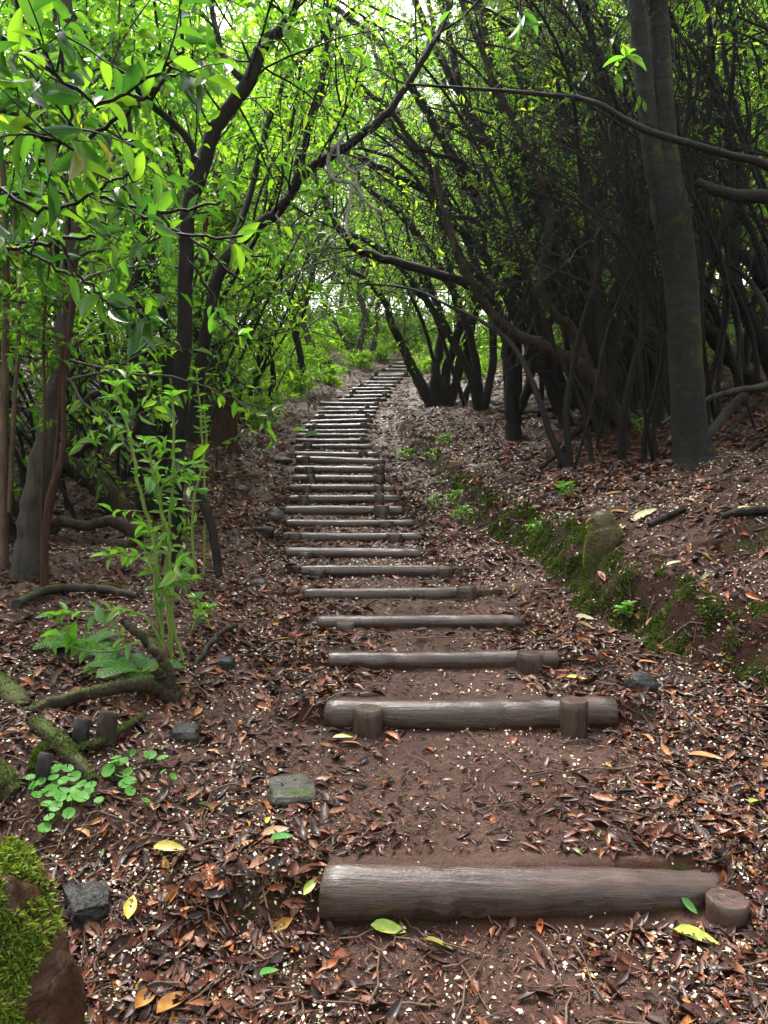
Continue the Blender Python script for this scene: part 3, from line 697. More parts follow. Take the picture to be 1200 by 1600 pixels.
heath("tree_heath", "thin wiry heath stems crossing the gap above the far steps", (745,640), [
  [(748,645,8),(735,590,6),(700,520,6),(655,455,5.5),(610,400,5),(560,370,4),(520,355,3)],
  [(750,640,7),(742,560,6),(715,470,5.5),(668,390,5),(622,330,5),(570,290,4),(520,200,3.5),(480,120,3)],
  [(756,640,7),(770,560,6),(760,460,6),(715,350,5.5),(660,250,5),(600,190,4.5),(540,110,4),(500,20,3)]], 32, br=16, L=1.3, leaves=6)
heath("tree_heath", "crooked fine-branched heath filling the thicket just left of the twin-stemmed tree, bending left", (930,655), [
  [(932,660,8),(940,600,7),(920,520,6.5),(930,450,6),(890,370,5.5),(820,310,5),(770,230,4.5),(690,190,4),(630,120,3)],
  [(928,655,7),(905,590,6),(915,530,5.5),(870,450,5.5),(850,380,5),(780,340,4.5),(730,260,4),(650,230,3.5),(590,170,3)],
  [(936,650,7),(960,580,6),(950,490,6),(975,400,5.5),(930,310,5),(900,200,5),(830,130,4),(790,40,3.5),(720,-20,3)],
  [(925,650,6),(880,610,5.5),(845,560,5),(830,480,5),(770,420,4.5),(745,350,4),(690,330,3.5),(640,270,3),(560,230,2.5)],
  [(940,655,7),(985,600,6),(1000,520,6),(985,430,5.5),(1010,340,5),(960,250,5),(955,150,4.5),(900,60,4),(860,-40,3)]], 34, br=20, L=.75, dy=-.6, wob=.022)
# reddish limb jutting in from the right and the long thin branch across the twin tree
b0 = np.array([3.75, 7.0, hz(3.75, 7.0)])
tree("broken_heath", "smooth reddish limb jutting in from the right edge past the twin-stemmed tree", "tree", b0,
  [px_stem([(1250,640,7.0,18),(1255,480,7.0,16),(1240,340,6.9,13),(1200,309,6.9,11),(1160,307,6.85,10),(1120,298,6.8,8),(1088,283,6.8,6)])], M['bark_dark'], sides=10, seed=27, branch=[dict(n=8, L=.6, t0=.3, leaves=0, rmax=.006)], leaf_m=M['leaf_heath'])
b0 = np.array([3.3, 6.0, hz(3.3, 6.0)])
tree("arching_stem", "long thin brown stem arching left in front of the twin-stemmed tree", "tree", b0,
  [px_stem([(1262,660,6.0,8),(1290,480,6.0,8),(1262,320,6.0,7.5),(1200,261,6.0,7),(1140,243,6.0,6),(1080,226,6.0,6),(1015,206,6.05,5.5),(970,184,6.1,5),(938,164,6.1,4.5),(905,154,6.2,4),(870,150,6.2,4),(800,143,6.3,3),(730,138,6.4,2.5),(640,132,6.5,2)])], M['bark_heath'], sides=7, seed=28, branch=[dict(n=9, L=.5, t0=.3, leaves=0, rmax=.004)], leaf_m=M['leaf_heath'])
# pale dead branch hanging in the middle
b0 = at(533, 222, 7.3)
tree("dead_branch", "pale bleached forked branch hung up over the middle of the stairs", "dead branch", b0,
  [px_stem([(540,205,7.3,1.9),(530,222,7.3,3.1),(516,238,7.3,3.1),(513,262,7.3,3.1),(522,280,7.3,3.1),(548,286,7.3,2.8),(562,300,7.3,2.5),(575,318,7.3,2.2),(605,335,7.3,1.6)]),
   px_stem([(528,225,7.3,2.5),(530,248,7.28,2.5),(542,262,7.25,2.5),(558,272,7.2,1.9)]), px_stem([(549,286,7.3,2.5),(547,315,7.28,2.2),(541,350,7.25,1.9),(546,372,7.25,1.2)]), px_stem([(545,245,7.3,1.2),(500,240,7.3,1.2),(455,240,7.3,0.9)])], M['bark_dead'], sides=8, seed=29, leaf_m=M['leaf_far'], branch=[dict(n=7, L=.28, t0=.3, leaves=0, rmax=.006, sub=2)] * 3 + [None])

# --- small trees on the far left side of the stairs
def small(name, label, base_px, stems, seed, bk='bark_dark', lf='leaf_laurel', br=14, L=1.2, leaves=7, size=.11):
    b0 = gp(*base_px); Y = b0[1]; r_ = np.random.default_rng(seed)
    S = [px_stem([(a, b, Y, w) for a, b, w in s], rng=r_, wob=.012) for s in stems]
    return tree(name, label, "tree", b0, S, M[bk], None, sides=8, leaf_m=M[lf], branch=[dict(n=br, L=L, t0=.3, leaves=leaves, size=size, rmax=.015) for _ in S], seed=seed)
small("laurel_tree", "slender dark tree with drooping leaf clusters left of the bend in the stairs", (472,606), [[(473,612,7),(472,580,5.5),(467,545,5.5),(461,515,6),(455,470,5),(448,430,4.5),(436,380,4),(430,300,3)],[(463,525,5),(472,490,4.5),(486,450,4),(492,400,3.5),(508,340,3)]], 41, L=1.3)
small("laurel_tree", "mossy trunk leaning left out of the bank above the stairs' left side", (538,583), [[(545,586,9),(528,578,8),(508,562,7),(490,545,6),(478,520,5),(470,480,4),(462,420,3)]], 42, bk='bark_moss', br=10)
small("laurel_tree", "thin pair of dark stems halfway up the left slope", (405,640), [[(404,650,5),(400,600,4.5),(408,540,4),(398,480,4),(405,400,3.5),(392,300,3)],[(418,640,4),(428,590,4),(420,530,3.5),(440,450,3),(435,350,2.5)]], 43, br=16)
small("laurel_tree", "pale mossy stems in the misty gap beyond the stairs", (570,570), [[(566,572,6),(562,540,5),(572,500,4.5),(560,450,4),(575,380,3.5),(560,280,3)],[(572,572,5),(586,530,4),(590,480,3.5),(605,420,3)],[(560,572,4),(540,535,4),(520,500,3.5),(505,470,3)]], 44, bk='bark_pale', lf='leaf_far', br=8, L=1.5)

# --- generic kinds, built once and copied
def leafy_kind(seed, h, nst, lsz, lpt, name, mt, bk, branches=16, L=1.3, low=.15, r0=.055, tpl=LEAF_LO, spread=.22, sub=5):
    rng = np.random.default_rng(seed); root = empty(name, (0, 0, 0), None, "tree"); mb = MB(); LV = Leaves()
    for s in range(nst):
        d = norm(np.array([rng.normal(0, spread), rng.normal(0, spread), 1.0]))
        C = crom(wander(rng, np.array([rng.normal(0, .12), rng.normal(0, .12), -.15]) if nst > 1 else np.array([0, 0, -.15]), d, h * rng.uniform(.75, 1.1), 7, .22, .08), 3)
        rr = np.linspace(r0 * rng.uniform(.7, 1.1), r0 * .25, len(C)); mb.tube(C, rr, 7, lump=.04, rng=rng)
        side_branches(mb, LV, rng, C, rr, branches, L, t0=low, bias=(0, 0, .1), sub=sub, leaves=lpt, size=lsz, rmax=.02, sublen=.55)
    mb.build("trunk", bk, root); ml = MB(); LV.into(ml, tpl); ml.build("crown", mt, root)
    return root
def heath_kind(seed, h, nst, name, lean, tufts=True, dead=False, br=12, L=1.1):
    rng = np.random.default_rng(seed); root = empty(name, (0, 0, 0), None, "tree"); mb = MB(); LV = Leaves()
    for s in range(nst + 1):
        d = norm(np.array([lean[0] + rng.normal(0, .27), lean[1] + rng.normal(0, .35), 1.0]))
        # upright at the foot, bending over to the left (or to lean) higher up
        q0 = np.array([rng.normal(0, .34), rng.normal(0, .34), -.3]); W_ = [q0]; d = norm(d * np.array([.45, .6, 1])); hh = h * rng.uniform(.75, 1.2)
        for kk in range(8):
            d = norm(d + .30 * rand_unit(rng) + np.array([lean[0] * .85 * kk / 8, lean[1] * .5, .10 * (1 - kk / 4)])); W_.append(W_[-1] + d * hh / 8)
        W_ = np.array(W_)
        C = crom(W_, 5); rr = np.linspace((.046 * rng.uniform(.4, 1.3)), .010, len(C)); mb.tube(C, rr, 7, lump=.06, rng=rng)
        for k in range(br):
            t = rng.uniform(.32, 1) * (len(C) - 1); i = min(int(t), len(C) - 2); T = norm(C[i + 1] - C[i])
            B = wander(rng, C[i], norm(.7 * T + .9 * rand_unit(rng) + np.array([lean[0] * .4, 0, .15])), L * rng.uniform(.5, 1.4), 7, .34, .04)
            r1 = min(rr[i] * .5, .016); mb.tube(B, np.linspace(r1, r1 * .35, 8), 5)
            for q in range(6):
                j = rng.integers(2, 8); Tw = wander(rng, B[j], norm(norm(B[j] - B[j - 1]) + .9 * rand_unit(rng)), L * .55 * rng.uniform(.3, 1.2), 5, .42)
                mb.tube(Tw, np.linspace(r1 * .35, .0015, 6), 3)
                for z in range(3 if dead else 1):
                    Tq = wander(rng, Tw[rng.integers(1, 5)], rand_unit(rng), L * .25 * rng.uniform(.4, 1.2), 3, .35); mb.tube(Tq, np.linspace(.0025, .001, 4), 3)
                if tufts and t > .62 * len(C): twig_leaves(LV, rng, Tw, 34, .06, .16, droop=.1)
    mb.build("trunk", M['bark_heath'], root)
    if LV.count(): ml = MB(); LV.into(ml, LEAF_Q); ml.build("crown", M['leaf_heath'], root)
    return root
KINDS = [leafy_kind(101, 7.0, 1, .15, 13, "laurel_tree", M['leaf_far'], M['bark_dark'], 46, L=1.5, sub=7),
         leafy_kind(102, 8.0, 2, .15, 13, "laurel_tree", M['leaf_far'], M['bark_pale'], 30, L=1.4, sub=7),
         leafy_kind(103, 6.0, 3, .13, 12, "laurel_tree", M['leaf_laurel'], M['bark_dark'], 22, low=.24, sub=7),
         leafy_kind(104, 9.0, 1, .17, 13, "laurel_tree", M['leaf_far'], M['bark_moss'], 60, L=1.9, sub=7),
         leafy_kind(105, 2.0, 4, .11, 10, "laurel_shrub", M['leaf_laurel'], M['stem_brown'], 14, L=.6, low=.1, r0=.016),
         leafy_kind(106, .6, 6, .10, 8, "undergrowth_shrub", M['leaf_far'], M['stem_brown'], 7, L=.3, low=.05, r0=.006, spread=.8, sub=3),
         leafy_kind(107, 7.5, 2, .10, 10, "laurel_tree", M['leaf_far'], M['bark_dark'], 24, L=1.3, low=.42, sub=6)]
HK = [heath_kind(201, 7.5, 5, "tree_heath", (-.50, -.05), br=13, L=1.3), heath_kind(202, 8.0, 5, "tree_heath", (-.42, .1), br=13, L=1.3), heath_kind(203, 5.5, 4, "tree_heath", (-.55, 0.0), tufts=False, dead=True, br=12, L=1.2),
      heath_kind(204, 8.5, 4, "tree_heath", (-.28, 0), br=10, L=1.4), heath_kind(205, 6, 4, "tree_heath", (.45, .1), br=10)]
USED = set()
def place(kinds, k, x, y, sc, rz, label, group, cat=None, sink=0.0):
    p = (x, y, hz(x, y) - sink)
    src = kinds[k]
    if id(src) not in USED:
        USED.add(id(src)); src.location = p; src.rotation_euler = (0, 0, rz); src.scale = (sc, sc, sc); src['label'] = label; src['group'] = group; o = src
    else: o = dup(src, p, rz, sc, label, group)
    if cat: o['category'] = cat
    return o
rng = np.random.default_rng(77)
# left slope, leafy trees from near to far
gL = "leafy laurels on the left slope"
NEARL = [(-3.0,6.6,2,.8),(-4.2,7.8,0,.9),(-2.9,8.6,2,.85),(-4.9,9.4,1,.9),(-3.2,10.6,0,.85),(-5.6,11.4,3,.9),(-4.0,12.4,2,1.0),(-3.0,13.6,1,.8),(-5.2,14.5,0,1.0),(-7.0,13.2,3,1.0),
         (-3.6,16.5,2,.9),(-5.6,17.5,1,1.0),(-8.0,17,0,1.1),(-4.0,19.5,3,.9),(-6.5,21,2,1.1),(-9.5,21.5,1,1.2),(-5.0,25,3,1.1),(-8.2,26.5,0,1.2),(-12,26,1,1.3),(-6,30,3,1.4),(-10,32,0,1.5),(-3.6,21.3,1,1.2),(-4.4,15.2,3,1.0),]
for x, y, k, s in NEARL:
    z = "near" if y < 10 else ("middle" if y < 18 else "far")
    place(KINDS, k, x, y, s, rng.uniform(0, 6.28), {"near": "leafy laurel crowding the left slope just behind the front row of trunks", "middle": "leafy laurel halfway up the slope left of the stairs", "far": "sunlit leafy tree high on the slope left of the stairs"}[z], gL + {"near": ", front", "middle": ", middle", "far": ", far"}[z])
for x, y, k, s in [(-4.5,33.5,3,1.6),(6.5,33,0,1.6),(-1.0,33,1,1.3),(-2.5,45,3,2.4),(1.5,47,3,2.5),(5.0,44,3,2.3),(-5.5,40,3,2.1),(1.0,35,3,1.2),(3.5,34,0,1.1),(5.2,30,1,1.1),(-3.5,37,2,1.4),(0,41,3,1.4),(4,40,0,1.3),(7.5,36,3,1.3),(10,40,1,1.4),(-7,42,3,1.5),(-13,40,0,1.5),(2,48,3,1.7),(-5,50,1,1.7),(9,48,0,1.6),(14,46,3,1.6),(-11,52,3,1.8),(18,54,1,1.8),(5,58,3,2.0),(-2,60,0,2.0),(12,62,3,2.1),(-18,58,1,2.0)]:
    place(KINDS, k, x, y, s, rng.uniform(0, 6.28), "pale leafy tree in the mist beyond the top of the stairs", "leafy trees beyond the top of the stairs")
for x, y, k, s in [(3.0,15.5,0,.8),(5.0,17,2,.9),(4.6,21.5,3,.9),(7.2,20,0,1.0),(6.4,26,1,1.1),(9.6,24.5,3,1.1),(8,30,0,1.2),(12,29,1,1.2),(10.5,18.5,2,1.0),(13.5,22,0,1.2),(6.0,14.2,0,.8),(4.6,13.2,3,1.1),(7.2,15.6,3,1.2),(3.4,16.8,3,1.0),(9.2,17.5,3,1.3),(6.4,19,3,1.3),(8.6,11.2,0,1.1),(10.8,14.5,3,1.3),(2.1,12.4,6,.9),(2.9,10.2,6,.8),(3.7,12.2,6,1.0),(5.2,9.2,6,1.0),(1.5,15.6,6,.9),(6.8,10.6,6,1.1),(4.0,17.2,3,.8),(8.2,16.4,3,1.0),(5.6,23.5,0,1.3),(9.5,21.5,1,1.3),(4.8,27.5,3,1.5),(12.5,25,3,1.5),(9.5,27,0,1.5),(16,28,3,1.6)]:
    place(KINDS, k, x, y, s, rng.uniform(0, 6.28), "bright leafy tree showing through the dark thicket on the right", "leafy trees behind the right thicket")
for x, y, k, s in [(-5.5,1.0,2,1.1),(-6.5,4.0,0,1.2),(-5.0,-2.5,3,1.1),(6.0,1.5,0,1.2),(7.5,4.5,3,1.2),(5.0,-2.5,2,1.2),(-1.8,-4.5,3,1.2),(2.4,-5.0,0,1.3),(9.5,7.5,3,1.3),(-8.5,7.0,3,1.2)]:  # unseen trees added out of frame to hold back sky light from the sides
    place(KINDS, k, x, y, s, rng.uniform(0, 6.28), "unseen leafy laurel added beside or behind the viewer to block side light", "unseen laurels added around the viewer to block side light")
# heath thicket on the right
for x, y, k, s, r in [(2.5,8.3,0,.85,.1),(3.2,9.2,0,.95,-.2),(4.0,8.4,2,.9,.2),(4.8,9.6,3,1.0,0),(3.5,10.8,1,1.0,.3),(5.2,11.4,0,1.05,-.3),(2.7,11.6,3,.9,.2),(3.6,13.4,3,.95,0),(6.3,12.6,1,1.1,-.2),
                      (7.4,10.6,2,1.1,.1),(4.8,15.5,3,1.0,.2),(7.8,14.6,0,1.2,0),(9.2,12.9,1,1.2,.3),(6.0,8.0,2,1.0,-.1),(3.0,7.7,2,.75,.3),(4.6,12.6,2,1.1,.1),(6.6,9.3,0,1.0,.2),(5.8,15.2,3,1.1,.1),(4.2,18.5,1,.9,.2),(4.4,10.4,2,1.2,-.3),(4.9,7.9,0,.9,-.3),(2.8,9.9,1,.85,.0)]:
    z = "front" if y < 10 else ("middle" if y < 14 else "back")
    place(HK, k, x, y, s, r, {"front": "tangled black-stemmed heath in the front of the thicket on the right bank", "middle": "tangled heath with leaning stems in the heart of the right thicket", "back": "leaning heath far back in the thicket right of the stairs"}[z], "tree heaths of the right thicket, " + z)
place(HK, 4, -2.6, 9.4, .8, 0.2, "crooked heath among the laurels left of the stairs, arching towards them", "crooked heaths left of the stairs")
place(HK, 4, -2.9, 15.2, .9, -.3, "crooked heath among the laurels left of the stairs, arching towards them", "crooked heaths left of the stairs")
for x, y, s, r in [(-2.75,6.5,.55,.5),(-3.4,7.2,.6,-.4),(-2.7,8.2,.6,.2),(-4.3,8.4,.75,-.8),(-3.2,10.0,.7,.2)]:
    place(HK, 2, x, y, s, r, "dead bare thicket of crooked twigs between the trunks left of the stairs", "dead heaths left of the stairs")
# undergrowth
for x, y, s in [(-3.6,6.2,.8),(-4.4,7.4,.9),(-3.6,9.2,.8),(-2.9,11.6,.8)]:
    place(KINDS, 4, x, y, s, rng.uniform(0, 6.28), "waist-high leafy laurel shrub between the trunks on the left", "laurel shrubs on the left", "shrub")
for x, y, s in [(-2.6,14.5,.9),(-3.1,15.6,1.0),(-2.4,16.4,.8),(-2.9,17.5,1.1),(-2.1,18.6,.9),(-2.5,20.2,1.2),(-1.6,22,1.0),(-2.4,24,1.2),(-.8,26,1.0),(-.2,28.5,1.2),(1.9,27,1.1),(1.3,24.5,.9),(2.6,30,1.3),(.4,31.5,1.2),(3.2,12.4,.8),(4.5,12.6,.9),(5.2,13.4,1.0),(3.8,14.6,1.0),(-4,13.0,1.0),(-4.4,18,1.2),(-3.4,19.2,1.5),(-2.9,21.8,1.6),(-3.8,23.5,1.8),(-2.4,26.5,1.8),(-1.4,29.5,2),(-3.2,29,2.2),(.6,33.5,2.2),(2.0,34.5,2.4),(-1.2,34,2.4),(3.6,32.5,2.2),(4.2,29,2),(2.6,22.5,1.4),(2.2,20.6,1.2),(3.0,25.5,1.6),(-.4,36.5,2.6),(1.6,37.5,2.8),(-3.0,36,2.6)]:
    place(KINDS, 5, x, y, s * 1.2, rng.uniform(0, 6.28), "low pale green shrub on the forest floor far up the slope", "low undergrowth far up the slope", "shrub")
#@@PLANTS
# ---------------------------------------------------------------- rocks, stumps, fallen limbs
def ico(sub=4):
    t = (1 + 5 ** .5) / 2
    v = [(-1,t,0),(1,t,0),(-1,-t,0),(1,-t,0),(0,-1,t),(0,1,t),(0,-1,-t),(0,1,-t),(t,0,-1),(t,0,1),(-t,0,-1),(-t,0,1)]
    f = [(0,11,5),(0,5,1),(0,1,7),(0,7,10),(0,10,11),(1,5,9),(5,11,4),(11,10,2),(10,7,6),(7,1,8),(3,9,4),(3,4,2),(3,2,6),(3,6,8),(3,8,9),(4,9,5),(2,4,11),(6,2,10),(8,6,7),(9,8,1)]
    v = [np.array(a, float) / np.linalg.norm(a) for a in v]
    for _ in range(sub):
        mid = {}; nf = []
        def m_(a, b):
            k = (min(a, b), max(a, b))
            if k not in mid:
                w = v[a] + v[b]; v.append(w / np.linalg.norm(w)); mid[k] = len(v) - 1
            return mid[k]
        for a, b, c in f:
            x, y, z = m_(a, b), m_(b, c), m_(c, a); nf += [(a, x, z), (b, y, x), (c, z, y), (x, y, z)]
        f = nf
    return np.array(v), np.array(f)
ICO4, ICOF4 = ico(5); ICO3, ICOF3 = ico(3)
def n3(p, s, seed):
    return fbm(p[:, 0] * s + 7.1, p[:, 1] * s + p[:, 2] * s * .7 + 3.3, 4, seed) + fbm(p[:, 2] * s + 1.7, p[:, 0] * s * .6 - p[:, 1] * s + 9.1, 4, seed + 3)
def rock(name, label, cat, c, dims, m, seed, rough=.35, scale=1.6, group=None, tufts=None, rot=0.0, facet=0.0, hi=False):
    v, f = (ICO4, ICOF4) if hi else (ICO3, ICOF3)
    v = v.copy()
    if facet: v = np.sign(v) * np.abs(v) ** facet; v /= np.maximum(np.abs(v).max(1, keepdims=True) ** .5, .3)
    v = v * (1 + rough * n3(v, scale, seed))[:, None]
    v = v * (1 + .16 * rough * n3(v, scale * 5, seed + 5) + (.14 * rough * n3(v, scale * 13, seed + 9) if hi else 0))[:, None] * np.array(dims)
    ca, sa = math.cos(rot), math.sin(rot)
    v = np.stack([v[:, 0] * ca - v[:, 1] * sa, v[:, 0] * sa + v[:, 1] * ca, v[:, 2]], -1)
    mb = MB(); mb.add(v, None, f)
    o = mb.build(name, m); o.location = c; tag(o, label, cat, group)
    a, b, d = v[f[0, 0]], v[f[0, 1]], v[f[0, 2]]
    if np.cross(b - a, d - a) @ a < 0: f = f[:, ::-1]
    return o, v + np.array(c), f
def tuft_into(LV, rng, P, nrm, L, asp=.28, spread=.7):
    n = len(P); d = norm(nrm + spread * rng.normal(size=(n, 3))); LV.add(P - .004 * nrm, d, norm(np.cross(d, rand_unit(rng, n))), L * rng.uniform(.5, 1.2, n), L * asp)
def surf_pts(rng, v, f, n, keep):
    a, b, c = v[f[:, 0]], v[f[:, 1]], v[f[:, 2]]; nn = np.cross(b - a, c - a); ar = np.linalg.norm(nn, axis=1); nn = nn / (ar[:, None] + 1e-12)
    ar = ar * keep((a + b + c) / 3, nn); k = rng.choice(len(f), n, p=ar / ar.sum())
    u, w = rng.uniform(0, 1, (2, n)); s = u + w > 1; u[s] = 1 - u[s]; w[s] = 1 - w[s]
    return a[k] + (b[k] - a[k]) * u[:, None] + (c[k] - a[k]) * w[:, None], nn[k]
rng = np.random.default_rng(31)
# the boulder at the lower left corner: moss cushions on its left face, bare earth on the right
bc = np.array([-1.03, 1.72, .13])
o, bv, bf = rock("mossy_boulder", "tall earthy boulder with a bright moss cushion in the lower left corner", "boulder", bc, (.275, .32, .47), M['rock_moss'], 3, rough=.42, hi=True)
P, nn = surf_pts(rng, bv, bf, 42000, lambda c, n: np.clip(n @ np.array([-.15, -.85, .3]) + .25 + 1.0 * fbm(c[:, 0] * 7, c[:, 2] * 7, 3, 8), 0, 1) * (c[:, 0] < bc[0] + .262 + .03 * np.sin(c[:, 2] * 17)) * (c[:, 2] < .50 + .06 * np.sin(c[:, 0] * 40)) * (c[:, 0] > bc[0] + .02))
LV = Leaves(); tuft_into(LV, rng, P, nn, .020); ml = MB(); LV.into(ml, LEAF_Q); ob = ml.build("moss_cushion", M['moss_bright']); ob.parent = o; ob.location = -bc
def onground(px, py, h): p = gp(px, py); return np.array([p[0], p[1], p[2] + h])
rock("dark_stone", "dark grooved stone lying against the mossy boulder", "stone", onground(138, 1420, -.02), (.062, .085, .075), M['rock_dark'], 5, rough=.30, facet=.6, rot=.5, hi=True)
rock("dark_stone", "rounded dark pitted stone on the litter below the mossy bank", "stone", onground(1002, 1078, .025), (.082, .07, .065), M['rock_dark'], 6, rough=.25)
rock("flat_stone", "flat greenish stone sunk in the mud left of the path's second log", "stone", onground(455, 1240, .0), (.085, .10, .035), M['rock_grey'], 7, facet=.6, rot=.2, rough=.25)
rock("grey_stone", "small pale grey stone in the litter right of the mossy fallen limb", "stone", onground(350, 1040, .01), (.055, .05, .03), M['rock_dark'], 8, facet=.7)
rock("mossy_stone", "mossy stone at the left end of the ninth log step", "stone", onground(430, 812, .03), (.10, .09, .085), M['rock_grey'], 9)
rock("mossy_stone", "small round stone with green moss farther up beside the left of the stairs", "stone", onground(443, 722, .02), (.12, .10, .06), M['rock_grey'], 10)
rock("mossy_stone", "low green-topped stone on the left path edge, well below the hollow red trunk", "stone", onground(378, 768, .02), (.09, .09, .06), M['rock_grey'], 11)
rock("grey_stone", "wet grey stone in the litter left of the tenth log step", "stone", onground(412, 832, .01), (.11, .08, .05), M['rock_dark'], 12, facet=.7)
rock("grey_stone", "wedge of brown stone half buried left of the second log step", "stone", onground(290, 1150, .0), (.06, .06, .045), M['rock_dark'], 13, facet=.7)
rock("grey_stone", "grey stone on the left verge beside the seventh log step", "stone", onground(405, 915, .01), (.07, .06, .05), M['rock_grey'], 14)
# stump on the bank top
b0 = gp(945, 862)
mb = MB(); C = crom(np.array([b0 + (0.03, .06, -.45), b0 + (.005, .0, .06), b0 + (-.005, .01, .16), b0 + (-.02, .015, .25), b0 + (-.025, .02, .29)]), 4)
mb.tube(C, np.interp(np.linspace(0, 1, len(C)), [0, .35, .8, 1], [.16, .12, .070, .028]), 16, cap=True, lump=.09, rng=rng)
o = mb.build("mossy_stump", M['earth_lump'], loc=b0); tag(o, "broken tapering stump furred with moss on the edge of the right bank", "stump"); STUMP = (mb, o, b0)
def moss_fur(mb, o, base, n, mname='moss', L=.014, up=.25, thr=.02):
    v = np.concatenate(mb.v); q = np.concatenate(mb.q); f = np.concatenate([q[:, [0, 1, 2]], q[:, [0, 2, 3]]])
    c = v[f].mean(1); nn_ = norm(np.cross(v[f[:, 1]] - v[f[:, 0]], v[f[:, 2]] - v[f[:, 0]]))
    # outward: tubes turn their faces either way, so use the side away from the ring centre
    P, nr = surf_pts(rng, v, f, n, lambda c_, n_: np.ones(len(c_)))
    if nr[:, 2].size and (o.get('flip') or 0): nr = -nr
    k = (nr[:, 2] > up - .35 * rng.uniform(0, 1, n)) & (fbm(P[:, 0] * 9, P[:, 1] * 9 + P[:, 2] * 7, 3, 15) + .08 * rng.normal(size=n) > thr)
    LV = Leaves(); tuft_into(LV, rng, P[k], nr[k], L, .34)
    if LV.count():
        ml = MB(); LV.into(ml, LEAF_Q); t = ml.build("moss", M[mname], o, loc=base)
def limb(name, label, cat, rows, mname, sides=10, lump=.06, k=6, stubs=(), wob=.003, group=None):
    """a limb lying on the ground: photo points on the ground, lifted by its radius; h lifts it further"""
    P = []; rad = []
    for (px, py, r, h) in rows:
        g = gp(px, py); P.append(g + np.array([0, 0, h])); rad.append(r * g[1] / F)
    base = P[0].copy(); C = crom(np.array(P), k); rr = np.interp(np.linspace(0, 1, len(C)), np.linspace(0, 1, len(P)), rad)
    C[1:-1] += rng.normal(0, wob, (len(C) - 2, 3)); mb = MB(); mb.tube(C, rr, sides, cap=True, lump=lump, rng=rng)
    for s in stubs:
        S = crom(np.array([at(*q[:3]) for q in s]), 5); mb.tube(S, np.interp(np.linspace(0, 1, len(S)), np.linspace(0, 1, len(s)), [q[3] * q[2] / F for q in s]), sides, cap=True, lump=lump, rng=rng)
    o = mb.build(name, M[mname], loc=base)
    if mname == 'bark_moss': moss_fur(mb, o, base, 5000)
    return tag(o, label, cat, group)
y0 = gp(258, 1095)[1]
def airlimb(name, label, cat, rows, mname, sides=9, lump=.06, group=None, extra=(), k=6, wob=.004):
    base = at(*rows[0][:3]); mb = MB()
    for r_ in (rows, *extra):
        C, rr = px_stem(r_, k, wob, rng); mb.tube(C, rr, sides, cap=True, lump=lump, rng=rng)
    o = mb.build(name, M[mname], loc=base)
    if mname == 'bark_moss': moss_fur(mb, o, base, 9000)
    return tag(o, label, cat, group)
moss_fur(STUMP[0], STUMP[1], STUMP[2], 9000, 'moss_bright', .016, -.6, -.04)
airlimb("fallen_limb", "thick mossy fallen limb on the left ground ending at an upright dark stub", "fallen limb",
    [(-40,1135,y0-.35,11.6),(20,1122,y0-.3,11.6),(80,1100,y0-.22,11.6),(150,1080,y0-.15,10.2),(205,1070,y0-.08,10.9),(245,1072,y0-.02,12.2),(268,1092,y0,13.6),(285,1110,y0+.02,8.2)], "bark_moss", 12,
    extra=[[(268,1090,y0,11.6),(262,1055,y0,10.2),(250,1025,y0+.02,9.5),(228,1000,y0+.05,8.2),(205,980,y0+.08,7.5),(192,968,y0+.1,6.8)], [(262,1060,y0,8.8),(248,1052,y0-.03,7.5),(240,1045,y0-.05,6.8)]])
y1 = gp(217, 850)[1]
airlimb("mossy_branch", "long thin branch sleeved in moss lying level across the left undergrowth", "fallen limb",
    [(-30,830,y1,7),(40,829,y1,7),(75,824,y1,8),(98,815,y1,9),(130,822,y1,8),(170,815,y1,9),(195,822,y1,11),(220,842,y1,11)], "bark_moss", extra=[[(-20,880,y1-.1,8),(30,862,y1-.05,9),(60,845,y1,8),(90,822,y1,7)]])
y2 = gp(210, 810)[1]
airlimb("leaning_limb", "stout mossy limb with a sawn upper end leaning out of the left undergrowth", "fallen limb",
    [(215,835,y2,26),(197,808,y2,20),(163,765,y2,18),(126,736,y2,16),(88,716,y2-.1,14)], "bark_moss", 12,
    extra=[[(165,682,y2+.1,8),(135,692,y2+.1,10),(110,716,y2+.05,11),(96,735,y2,10)], [(98,722,y2-.02,8),(118,678,y2-.05,7),(132,645,y2-.05,6.5),(140,622,y2-.05,6),(156,613,y2-.05,5)]])
limb("fallen_branch", "plain brown branch lying across the litter above the fern", "fallen limb", [(25,952,8,.03),(70,935,7,.05),(120,930,7,.05),(170,933,6.5,.05),(215,938,5,.03)], "bark_pale")
limb("fallen_branch", "dark crooked stick pointing up the left edge of the path", "fallen limb", [(298,1050,6,.0),(320,1030,5,.04),(345,1010,4.5,.07),(370,990,3.5,.05)], "bark_dark")
limb("fallen_branch", "short mossy log lying askew under the fallen limb by the round leaves", "fallen limb", [(58,1140,14,.02),(85,1165,15,.03),(112,1195,15,.03),(145,1225,12,.0)], "bark_moss")
limb("fallen_branch", "thin forked mossy branch lying between the cut stubs", "fallen limb", [(120,1180,6,.02),(160,1170,7,.03),(200,1145,6,.03),(225,1125,4,.02)], "bark_moss")
limb("fallen_branch", "thin green stick beside the round leaves", "fallen limb", [(45,1215,5,.02),(58,1190,5,.03),(75,1170,4,.02)], "bark_moss")
limb("mossy_log", "mossy rotten log cut off by the left edge above the boulder", "fallen limb", [(-30,1205,26,.0),(0,1228,24,.02),(24,1245,18,.0)], "bark_moss")
limb("mossy_log", "broad rotting log at the left edge under the fallen limb", "fallen limb", [(-40,1060,26,.0),(10,1085,24,.0),(40,1105,16,-.02)], "bark_moss")
